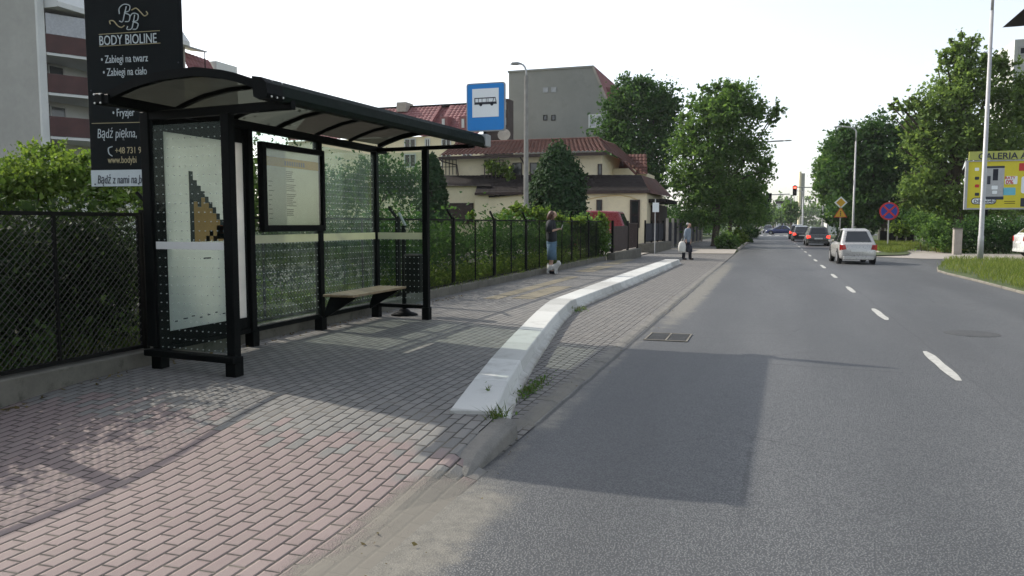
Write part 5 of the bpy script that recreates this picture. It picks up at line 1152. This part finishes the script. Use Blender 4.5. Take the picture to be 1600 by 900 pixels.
lamp('concrete street lamp with short hooked arm in front of the cream house', LX.x, LX.y, 7.65, -.22, M['galv'], .11, conc=7.05, z0=.1, dz=.25, dy=-.05, hs=.62)
lamp('tall pale steel street lamp standing in the grassy traffic island', 7.42, 33.1, 10.35, -1.6, M['galv'], .105, .058, z0=.06, dz=.6)
p = gx(1338, 205, 5.9); lamp('curved steel street lamp behind the silver car', p.x, p.y, p.z + .45, -1.0, M['galv'], .10, .06, dz=.3)
p = gx(1296, 255, 5.9); lamp('thin steel street lamp over the dark estate car', p.x, p.y, p.z + .4, -1.0, M['galv'], .11, .07, dz=.3)
for u, v, lab in ((1255, 300, 'distant thin lamp post right of the cream tower'), (1241, 306, 'distant thin lamp post under the red signal'), (1236, 312, 'farthest thin lamp post beside the distant trees')):
    p = gx(u, v, 5.6); lamp(lab, p.x, p.y, p.z + .3, -.9, M['galv'], .12, .09, dz=.3)
lamp('street lamp hidden in the ragged tree with its long arm over the road', -2.35, 66, 8.1, 3.1, M['galv'], .11, .07, dz=.25)
def signal(label, px_, y, arm_x, zc, hx, lit):
    t = thing('traffic_light', label, 'traffic light', (px_, y, 0)); MB().tube([(px_, y, 0), (px_, y, zc + .45)], .09, 8).build('pole', M['galv'], t)
    MB().tube([(px_, y, zc + .3), (arm_x, y, zc + .42)], .06, 8).build('mast_arm', M['galv'], t)
    h_ = MB().box(hx - .22, hx + .22, y - .25, y - .07, zc - .55, zc + .55).build('head', M['black'], t, bevel=.04)
    for k, (mn, c) in enumerate((('red', M['red']), ('amber', M['amber']), ('green', M['fascia']))):
        if lit:
            m = emit('lit red lens', (1, .05, .03), 6.0) if k == 0 else M['plastic']
            MB().disc((hx, y - .252, zc + .36 - k * .36), .14, (0, -1, 0), .02, 14).build('lens', m, h_)
            MB().tube([(hx, y - .255, zc + .52 - k * .36), (hx, y - .42, zc + .50 - k * .36)], [.10, .12], 8).build('visor', M['plastic'], h_)
    return t
a, b = gy(1242, 290, 95), gy(1242, 306, 95); signal('overhead traffic light showing red above the waiting cars', 5.5, 95, 2.2, (a.z + b.z) / 2, a.x, True)
a, b = gy(1203, 303, 100), gy(1203, 315, 100); signal('dark overhead traffic light turned away on the left mast arm', -2.4, 100, 2.0, (a.z + b.z) / 2, a.x, False)
t = thing('road_sign', 'yellow priority road diamond above a yellow warning triangle on one pole', 'road sign', (5.1, 66, 0)); X, y = 5.1, 66
MB().tube([(X, y, 0), (X, y, 3.3)], .04, 8).build('pole', M['galv'], t)
def ngon(c, r, n, rot, yy): return [(c[0] + r * math.sin(rot + 2 * math.pi * k / n), yy, c[1] + r * math.cos(rot + 2 * math.pi * k / n)) for k in range(n)]
zc = gy(1314, 316.5, 66).z
MB().prism(ngon((X, zc), .48, 4, 0, y - .07), (0, .02, 0)).build('white_diamond', M['signwhite'], t); MB().prism(ngon((X, zc), .34, 4, 0, y - .085), (0, .012, 0)).build('yellow_diamond', M['amber'], t)
zc = gy(1314, 334, 66).z
MB().prism(ngon((X, zc), .56, 3, 0, y - .07), (0, .02, 0)).build('red_triangle', M['red'], t); MB().prism(ngon((X, zc), .46, 3, 0, y - .085), (0, .012, 0)).build('yellow_triangle', M['amber'], t)
mb = MB()
for k in range(3): mb.disc((X, y - .09, zc + .16 - k * .13), .05, (0, -1, 0), .008, 10)
mb.build('signal_symbol', M['ink'], t)
X, y = 6.52, 50.0; zc = gy(1389, 330, y).z; t = thing('no_stopping_sign', 'round blue no stopping sign with red border and cross on a pole in the grass', 'road sign', (X, y, 0))
X = gy(1389, 330, y).x
MB().tube([(X, y, 0), (X, y, zc + .6)], .035, 8).build('pole', M['galv'], t)
MB().disc((X, y - .05, zc), .52, (0, -1, 0), .02, 28).build('red_rim', M['red'], t); MB().disc((X, y - .071, zc), .43, (0, -1, 0), .008, 28).build('blue_disc', plain('deep blue sign', (.02, .05, .32), .4, .05, 3, 0), t)
mb = MB(); mb.bar((X - .30, y - .085, zc - .30), (X + .30, y - .085, zc + .30), .008, .10); mb.bar((X - .30, y - .094, zc + .30), (X + .30, y - .094, zc - .30), .008, .10); mb.build('red_cross', M['red'], t)

# ------------------------------------------------------------------ cars (front towards local +y)
def car(name, label, loc, rz, L, W, Hh, pm, style='hatch', lit=False, group=None, cat='car'):
    t = thing(name, label, cat, loc, rz, group); hw = W / 2; belt = Hh * .60; r = Hh * .205; zb = Hh * .14
    st = {'hatch': (.02, .15, .70, .52), 'estate': (.02, .07, .72, .52), 'saloon': (.16, .28, .72, .54), 'van': (.0, .05, .86, .70)}[style]
    if style == 'van': belt = Hh * .56
    ys = [0, .015, .05, .12, .25, .45, .62, .76, .88, .95, .985, 1.0]
    wf = [.80, .90, .96, .985, 1, 1, 1, .99, .95, .88, .80, .70]
    zt = [belt * .93, belt * .985, belt, belt, belt, belt, belt * .99, belt * .96, belt * .90, belt * .82, belt * .74, belt * .62]
    if style == 'van': zt = [belt] * 9 + [belt * .93, belt * .85, belt * .7]
    V = []; 
    for s, f, z in zip(ys, wf, zt):
        y = -L / 2 + s * L; w_ = hw * f
        half = [(w_ * .82, zb), (w_ * .97, zb + .05), (w_, zb + (z - zb) * .35), (w_ * .995, zb + (z - zb) * .62), (w_ * .955, z - .015), (w_ * .86, z), (w_ * .4, z + .012)]
        V += [(x, y, q) for x, q in half] + [(-x, y, q) for x, q in half[::-1]]
    n = 14; mb = MB(); Fc = [list(range(n))[::-1], list(range((len(ys) - 1) * n, len(ys) * n))]
    for i in range(len(ys) - 1):
        for k in range(n): Fc.append((i * n + k, i * n + (k + 1) % n, (i + 1) * n + (k + 1) % n, (i + 1) * n + k))
    mb.hull(V, Fc)
    yr0, yr1, yf0, yf1 = [-L / 2 + s * L for s in (st[0] + .012, st[1] + .05, st[2] + .04, st[3])]
    wb, wt = hw * .92, hw * .68; zt0, zt1 = belt - .01, Hh
    gh = [(-wb, yr0, zt0), (wb, yr0, zt0), (wb, yf0, zt0), (-wb, yf0, zt0), (-wt, yr1, zt1 - .02), (wt, yr1, zt1 - .02), (wt, yf1, zt1), (-wt, yf1, zt1)]
    body = mb.build('body', pm, t, world=False, smooth=True)
    cab = MB(); ym = (yr1 + yf1) / 2
    cab.hull(gh[:4] + gh[4:] + [(-wt, ym, zt1 + .03), (wt, ym, zt1 + .03)], [(0, 1, 5, 4), (1, 2, 6, 9, 5), (3, 7, 6, 2), (0, 4, 8, 7, 3), (4, 5, 9, 8), (8, 9, 6, 7)])
    cab.build('cabin', pm, t, world=False, bevel=.08, seg=4)
    def gl(name, q, ins, off, mat=M['carglass']):
        q = [Vector(p) for p in q]; c = sum(q, Vector()) / 4; nn = (q[1] - q[0]).cross(q[3] - q[0]).normalized()
        if nn.dot(c - Vector((0, (yr0 + yf0) / 2, (zt0 + zt1) / 2))) < 0: nn = -nn
        q = [c + (p - c) * ins + nn * off for p in q]; MB().prism([p - nn * .02 for p in q], nn * .02).build(name, mat, t, world=False)
    gl('rear_window', (gh[0], gh[1], gh[5], gh[4]), .74, .014); gl('windscreen', (gh[3], gh[2], gh[6], gh[7]), .86, .012)
    for sgn in (1, -1):
        b0, f0, f1, b1 = ((wb * sgn, yr0, zt0), (wb * sgn, yf0, zt0), (wt * sgn, yf1, zt1), (wt * sgn, yr1, zt1))
        lp = lambda a, b, k: Vector(a).lerp(Vector(b), k)
        if style != 'van': gl('side_window', (lp(b0, f0, .08), lp(b0, f0, .50), lp(b1, f1, .52), lp(b1, f1, .06)), .84, .012)
        gl('side_window', (lp(b0, f0, .52), lp(b0, f0, .93), lp(b1, f1, .98), lp(b1, f1, .54)), .84, .012)
        lm = emit('lit tail lamp ' + label[:12], (1, .05, .03), 1.3) if lit else M['redlamp']
        MB().hull([(sgn * hw * .80, -L / 2 - .012, belt * .70), (sgn * hw * .64, -L / 2 - .012, belt * .72), (sgn * hw * .70, -L / 2 - .008, belt * .93), (sgn * hw * .84, -L / 2 - .004, belt * .93), (sgn * hw * .975, -L / 2 + .10, belt * .66), (sgn * hw * .985, -L / 2 + .10, belt * .95)], [(0, 1, 2, 3), (0, 3, 5, 4), (0, 4, 5, 3, 2, 1)]).build('tail_light', lm, t, world=False)
        MB().hull([(sgn * hw * .42, L / 2 - .01, belt * .60), (sgn * hw * .70, L / 2 - .015, belt * .60), (sgn * hw * .72, L / 2 - .06, belt * .76), (sgn * hw * .45, L / 2 - .04, belt * .74), (sgn * hw * .86, L / 2 - .14, belt * .64), (sgn * hw * .88, L / 2 - .2, belt * .82)], [(0, 1, 2, 3), (1, 4, 5, 2), (0, 3, 2, 5, 4, 1)]).build('headlight', M['signwhite'], t, world=False)
        MB().obox((sgn * (hw - .02), L * .17, belt + .0), (sgn * .13, 0, 0), (0, .07, 0), (0, 0, .09)).build('mirror', pm, t, world=False, bevel=.02)
        for yw in (-L * .31, L * .31):
            wh = MB().disc((sgn * (hw + .012), yw, r), r, (-sgn, 0, 0), .17, 22).build('wheel', M['rubber'], t, world=False, bevel=.015)
            MB().disc((sgn * (hw + .016), yw, r), r * .62, (-sgn, 0, 0), .05, 16).build('rim', M['rim'], wh, world=False)
            MB().disc((sgn * (hw - .003), yw, r + .01), r * 1.17, (-sgn, 0, 0), .05, 22).build('wheel_arch', M['plastic'], t, world=False)
    MB().box(-.24, .24, -L / 2 - .018, -L / 2, belt * .60, belt * .60 + .085).build('number_plate', M['plate'], t, world=False)
    MB().box(-hw * .8, hw * .8, -L / 2 - .02, -L / 2 + .06, zb - .01, zb + .12).build('bumper', pm, t, world=False, bevel=.02)
    return t
sc_ = (gz(1307, 413) + gz(1361, 412)) / 2
car('silver_hatchback', 'silver hatchback driving away in the far lane beside the side street', (2.86, 31.5, 0), R(3.5), 3.0, 1.26, 1.24, M['silver'], 'hatch')
q1 = 'cars waiting in the queue at the red light'
car('estate_car', 'dark grey estate car nearest in the queue with its brake lights on', (2.86, 55.4, 0), R(1), 3.7, 1.42, 1.22, paint('dark grey', (.05, .053, .055)), 'estate', True, q1)
car('dark_car', 'second dark car in the queue ahead of the estate car', (2.35, 68.5, 0), R(1), 3.5, 1.4, 1.22, paint('black', (.02, .022, .025)), 'hatch', True, q1)
car('dark_car', 'third dark car at the head of the queue at the red light', (2.30, 78, 0), 0, 3.5, 1.4, 1.3, paint('black brown', (.03, .025, .025)), 'estate', True, q1)
car('blue_car', 'dark blue saloon crossing the junction', (1.25, 107.5, 0), R(82), 3.8, 1.5, 1.15, paint('dark blue', (.012, .022, .10)), 'saloon')
car('oncoming_car', 'small dark car coming towards the viewer beyond the junction', (-.45, 126, 0), R(180), 3.6, 1.4, 1.2, paint('slate', (.06, .07, .09)), 'hatch')
p = gz(1597, 402); car('white_car', 'white car in the side street cut by the right edge', (p.x + 1.78, p.y + .7, 0), R(-86), 3.6, 1.6, 1.62, paint('white', (.62, .64, .62)), 'hatch')
pv = gy(982, 345, 38.5); car('red_van', 'red van parked behind the ivy covered fence', (pv.x - 2.05, 38.8, .06), R(88), 4.1, 1.6, gy(930, 331, 38).z - .02, paint('red', (.24, .035, .04)), 'van', cat='van')

# ------------------------------------------------------------------ people and dog
def skin(name, nodes, edges, mat, parent=None, root=0, sub=2):
    me = bpy.data.meshes.new(name); me.from_pydata([n[:3] for n in nodes], edges, []); o = link(name, me, mat, parent, world=False)
    m = o.modifiers.new('skin', 'SKIN'); m.use_smooth_shade = True; sv = me.skin_vertices[0].data
    for i, n in enumerate(nodes): sv[i].radius = (n[3], n[4] if len(n) > 4 else n[3]); sv[i].use_root = (i == root)
    s = o.modifiers.new('sub', 'SUBSURF'); s.levels = sub; s.render_levels = sub
    return o
def hand(nodes, edges, wrist, d, side, curl):
    d = Vector(d).normalized(); up_ = Vector((0, 0, 1)); s = d.cross(up_).normalized() if abs(d.z) < .9 else Vector((0, 1, 0)); nrm = s.cross(d).normalized()
    w_ = Vector(nodes[wrist][:3]); p = w_ + d * .07; nodes.append((*p, .026, .017)); pi = len(nodes) - 1; edges.append((wrist, pi))
    for k, l in enumerate((.060, .068, .064, .050)):
        o = p + s * (.018 - k * .012) * 1.2 + d * .01; a = o + d * l * .5; b = a + (d * math.cos(curl) - nrm * math.sin(curl)) * l * .5
        i = len(nodes); nodes += [(*o, .009), (*a, .0085), (*b, .007)]; edges += [(pi, i), (i, i + 1), (i + 1, i + 2)]
    o = w_ + d * .03 + s * .022 * side; a = o + (d * .7 + s * .7 * side).normalized() * .035; b = a + d * .028; i = len(nodes)
    nodes += [(*a, .010), (*b, .008)]; edges += [(pi, i), (i, i + 1)]
def head(nodes, edges, neck, c, fwd):
    i = len(nodes); c = Vector(c); f = Vector(fwd).normalized()
    nodes += [(*(c - Vector((0, 0, .055)) + f * .012), .055, .06), (*(c + Vector((0, 0, .02))), .072, .084), (*(c + Vector((0, 0, .085))), .060, .07), (*(c + f * .098 - Vector((0, 0, .012))), .012)]
    edges += [(neck, i), (i, i + 1), (i + 1, i + 2), (i + 1, i + 3)]
def face(par, c, f):
    c, f = Vector(c), Vector(f).normalized(); s = Vector((-f.y, f.x, 0)).normalized()
    for k in (1, -1): MB().lathe(c + f * .082 + s * .03 * k + Vector((0, 0, .005)), [(.002, -.008), (.009, -.004), (.009, .004), (.002, .008)], 8).build('eye', M['ink'], par, world=False)
    MB().obox(c + f * .080 - s * .022 - Vector((0, 0, .062)), s * .044, f * .008, (0, 0, .009)).build('mouth', M['redlamp'], par, world=False)
    for k in (1, -1): MB().lathe(c + s * .083 * k - Vector((0, 0, .01)), [(.004, -.03), (.014, -.012), (.016, .012), (.005, .03)], 8).build('ear', M['skin'], par, world=False, smooth=True)
# woman with phone
wp = gz(857, 428, .15); wo = thing('person', 'woman in black tee and long denim shorts looking at a phone by the fence', 'person', (wp.x + .08, wp.y, .15), R(12))
N = [(0, 0, .90, .09), (-.01, 0, 1.08, .08), (-.02, 0, 1.27, .09), (-.005, 0, 1.39, .045), (.01, 0, 1.435, .042)]; Ed = [(0, 1), (1, 2), (2, 3), (3, 4)]
head(N, Ed, 4, (.045, 0, 1.53), (1, 0, -.35))
for s in (1, -1):
    i = len(N); N += [(-.02, .155 * s, 1.345, .045), (-.06, .20 * s, 1.09, .036), (.13, .11 * s, 1.14, .026)]; Ed += [(2, i), (i, i + 1), (i + 1, i + 2)]
    hand(N, Ed, i + 2, (.9, -.25 * s, .25), s, .9)
    i = len(N); N += [(0, .085 * s, .82, .085), (.01, .09 * s, .47, .055), (-.015, .09 * s, .28, .05), (-.01, .09 * s, .085, .033), (.10, .095 * s, .03, .03)]; Ed += [(0, i)] + [(i + k, i + k + 1) for k in range(4)]
bd = skin('body', N, Ed, M['skin'], wo)
loft([(0, 0, .80, .135, .185), (0, 0, .92, .135, .18), (-.01, 0, 1.10, .135, .175), (-.02, 0, 1.26, .135, .19), (-.02, 0, 1.34, .11, .175), (-.01, 0, 1.395, .07, .09)]).build('tee', M['tee'], wo, world=False, smooth=True)
for s in (1, -1): MB().tube([(-.02, .12 * s, 1.35), (-.035, .18 * s, 1.26), (-.055, .205 * s, 1.08)], [.075, .082, .085], 10).build('sleeve', M['tee'], wo, world=False, smooth=True)
loft([(0, 0, .70, .14, .19), (0, 0, .82, .14, .185), (0, 0, .93, .12, .165)]).build('denim_shorts', M['denim'], wo, world=False, smooth=True)
for s in (1, -1): loft([(.01, .10 * s, .37, .118, .105), (.005, .095 * s, .58, .115, .10), (0, .09 * s, .78, .12, .095)]).build('shorts_leg', M['denim'], wo, world=False, smooth=True)
skin('hair', [(.02, 0, 1.625, .075, .08), (-.03, 0, 1.56, .085, .095), (-.05, 0, 1.47, .075, .095), (-.05, 0, 1.36, .055, .085), (.035, .085, 1.52, .03), (.03, .088, 1.38, .028), (.035, -.085, 1.52, .03), (.03, -.088, 1.38, .028)], [(0, 1), (1, 2), (2, 3), (1, 4), (4, 5), (1, 6), (6, 7)], M['hair'], wo)
for s in (1, -1): skin('shoe', [(-.05, .09 * s, .05, .045), (.05, .095 * s, .045, .045), (.14, .10 * s, .035, .035)], [(0, 1), (1, 2)], M['tee'], wo)
face(wo, (.045, 0, 1.535), (1, 0, -.3))
ph = thing('phone', 'phone held in the hand of the woman by the fence', 'phone', (wo.location.x + .235, wo.location.y + .05, 1.345)); MB().obox((-.01, -.035, -.06), (.012, 0, .004), (0, .07, 0), (.05, 0, .13)).build('case', M['alu'], ph, world=False, bevel=.004)
# small dog
dp = gz(866, 428.5, .15); dg = thing('dog', 'small white dog standing at the feet of the woman with the phone', 'dog', (dp.x, dp.y - .05, .15), R(-8))
N = [(-.12, 0, .17, .065, .07), (.02, 0, .175, .07, .075), (.07, 0, .20, .06), (.12, 0, .255, .055), (.145, -.01, .285, .06), (.20, -.03, .27, .032), (-.17, 0, .24, .022), (-.16, 0, .29, .016)]
Ed = [(0, 1), (1, 2), (2, 3), (3, 4), (4, 5), (0, 6), (6, 7)]
for s in (1, -1):
    i = len(N); N += [(.06, .045 * s, .12, .030), (.055, .047 * s, .06, .022), (.075, .047 * s, .014, .022)]; Ed += [(2, i), (i, i + 1), (i + 1, i + 2)]
    i = len(N); N += [(-.13, .048 * s, .12, .036), (-.155, .05 * s, .07, .022), (-.13, .05 * s, .014, .022)]; Ed += [(0, i), (i, i + 1), (i + 1, i + 2)]
    i = len(N); N += [(.125, .045 * s, .335, .02), (.115, .055 * s, .36, .010)]; Ed += [(4, i), (i, i + 1)]
skin('body', N, Ed, M['fur'], dg, 1)
MB().lathe((.226, -.036, .272), [(.003, -.012), (.015, 0), (.003, .012)], 8).build('nose', M['ink'], dg, world=False)
for s in (1, -1): MB().lathe((.185, -.02 + .032 * s, .305), [(.002, -.007), (.009, 0), (.002, .007)], 8).build('eye', M['ink'], dg, world=False)
# man with bags
mp = gz(1073, 406, .02); mo = thing('person', 'grey haired man in grey shirt and dark trousers carrying bags by the kerb end', 'person', (mp.x, mp.y, .02), R(-20)); mo.scale = (.87, .87, .87)
N = [(0, 0, .92, .09), (.01, 0, 1.10, .085), (.03, 0, 1.30, .095), (.05, 0, 1.43, .05), (.065, 0, 1.475, .045)]; Ed = [(0, 1), (1, 2), (2, 3), (3, 4)]
head(N, Ed, 4, (.09, 0, 1.57), (1, 0, -.15))
for s in (1, -1):
    i = len(N); N += [(.03, .18 * s, 1.38, .05), (.0, .22 * s, 1.12, .04), (.06, .22 * s, .88, .028)]; Ed += [(2, i), (i, i + 1), (i + 1, i + 2)]
    hand(N, Ed, i + 2, (.1, 0, -1), s, 1.3)
    i = len(N); a = .12 * s; N += [(a * .3, .09 * s, .82, .085), (a * .9, .09 * s, .48, .058), (a * .8 - .03, .09 * s, .28, .05), (a, .09 * s, .085, .036), (a + .14, .10 * s, .03, .034)]; Ed += [(0, i)] + [(i + k, i + k + 1) for k in range(4)]
skin('body', N, Ed, M['skin'], mo)
loft([(0, 0, .80, .135, .175), (.005, 0, .95, .135, .17), (.015, 0, 1.12, .135, .175), (.03, 0, 1.30, .14, .19), (.035, 0, 1.38, .11, .17), (.05, 0, 1.435, .07, .085)]).build('shirt', M['shirt'], mo, world=False, smooth=True)
for s in (1, -1): MB().tube([(.03, .13 * s, 1.38), (.02, .19 * s, 1.28), (.0, .225 * s, 1.12), (.045, .222 * s, .94)], [.07, .068, .062, .05], 10).build('sleeve', M['shirt'], mo, world=False, smooth=True)
loft([(0, 0, .72, .13, .17), (0, 0, .84, .13, .17), (0, 0, .95, .12, .155)]).build('trousers', M['navy'], mo, world=False, smooth=True)
for s in (1, -1): loft([(.12 * s, .09 * s, .06, .07, .065), (.105 * s, .09 * s, .40, .082, .075), (.05 * s, .09 * s, .62, .098, .09), (.0, .085 * s, .80, .115, .092)]).build('trouser_leg', M['navy'], mo, world=False, smooth=True)
skin('hair', [(.06, 0, 1.665, .07, .075), (.02, 0, 1.61, .078, .085), (.01, 0, 1.54, .06, .08)], [(0, 1), (1, 2)], M['greyhair'], mo)
for s in (1, -1): skin('shoe', [(.12 * s - .05, .09 * s, .05, .045), (.12 * s + .06, .095 * s, .045, .045), (.12 * s + .18, .10 * s, .035, .035)], [(0, 1), (1, 2)], M['tee'], mo)
face(mo, (.09, 0, 1.575), (1, 0, -.12))
def bag(label, c, w_, h_, mat, d=.16):
    t = thing('carrier_bag', label, 'bag', (c[0], c[1], c[2] - h_)); mb = MB(); V = []; prof = [(0, .85), (.12, 1), (.5, 1.04), (.85, .86), (1, .42)]
    for s, k in prof:
        for j in range(10):
            a = 2 * math.pi * j / 10; V.append((math.copysign(abs(math.cos(a)) ** .6, math.cos(a)) * w_ / 2 * k * random.uniform(.94, 1.06), math.copysign(abs(math.sin(a)) ** .6, math.sin(a)) * d / 2 * k, s * h_))
    f = [list(range(10))[::-1], list(range(40, 50))] + [(i * 10 + k, i * 10 + (k + 1) % 10, i * 10 + 10 + (k + 1) % 10, i * 10 + 10 + k) for i in range(4) for k in range(10)]
    mb.hull(V, f).build('sack', mat, t, world=False, smooth=True)
    MB().tube([(-w_ * .15, 0, h_ * .97), (-.02, 0, h_ + .10), (.02, 0, h_ + .10), (w_ * .15, 0, h_ * .97)], .012, 6).build('handles', mat, t, world=False)
g1 = gz(1066, 379, 0); kk = lambda u, v: gy(u, v, mo.location.y - .12)
bag('white and yellow plastic carrier bag hanging from the left hand of the man', kk(1066, 377), .30, .44, M['bagwhite']); bag('dark shoulder bag hanging at the right side of the man', kk(1077, 383), .24, .28, M['navy'])

# ------------------------------------------------------------------ summer haze over the street
hz = MB().box(-170, 170, -20, 520, -1.2, 46).build('haze', None); hz.data.materials.clear()
hm = bpy.data.materials.new('summer haze'); hm.use_nodes = True; ht = hm.node_tree; ht.nodes.remove(ht.nodes['Principled BSDF'])
pv_ = ht.nodes.new('ShaderNodeVolumePrincipled'); pv_.inputs['Color'].default_value = (.93, .96, 1, 1); pv_.inputs['Density'].default_value = .00022; pv_.inputs['Anisotropy'].default_value = .2
ht.links.new(pv_.outputs[0], ht.nodes['Material Output'].inputs['Volume']); hz.data.materials.append(hm); tag(hz, kind='stuff')
hz['label'] = 'thin pale summer haze over the street'
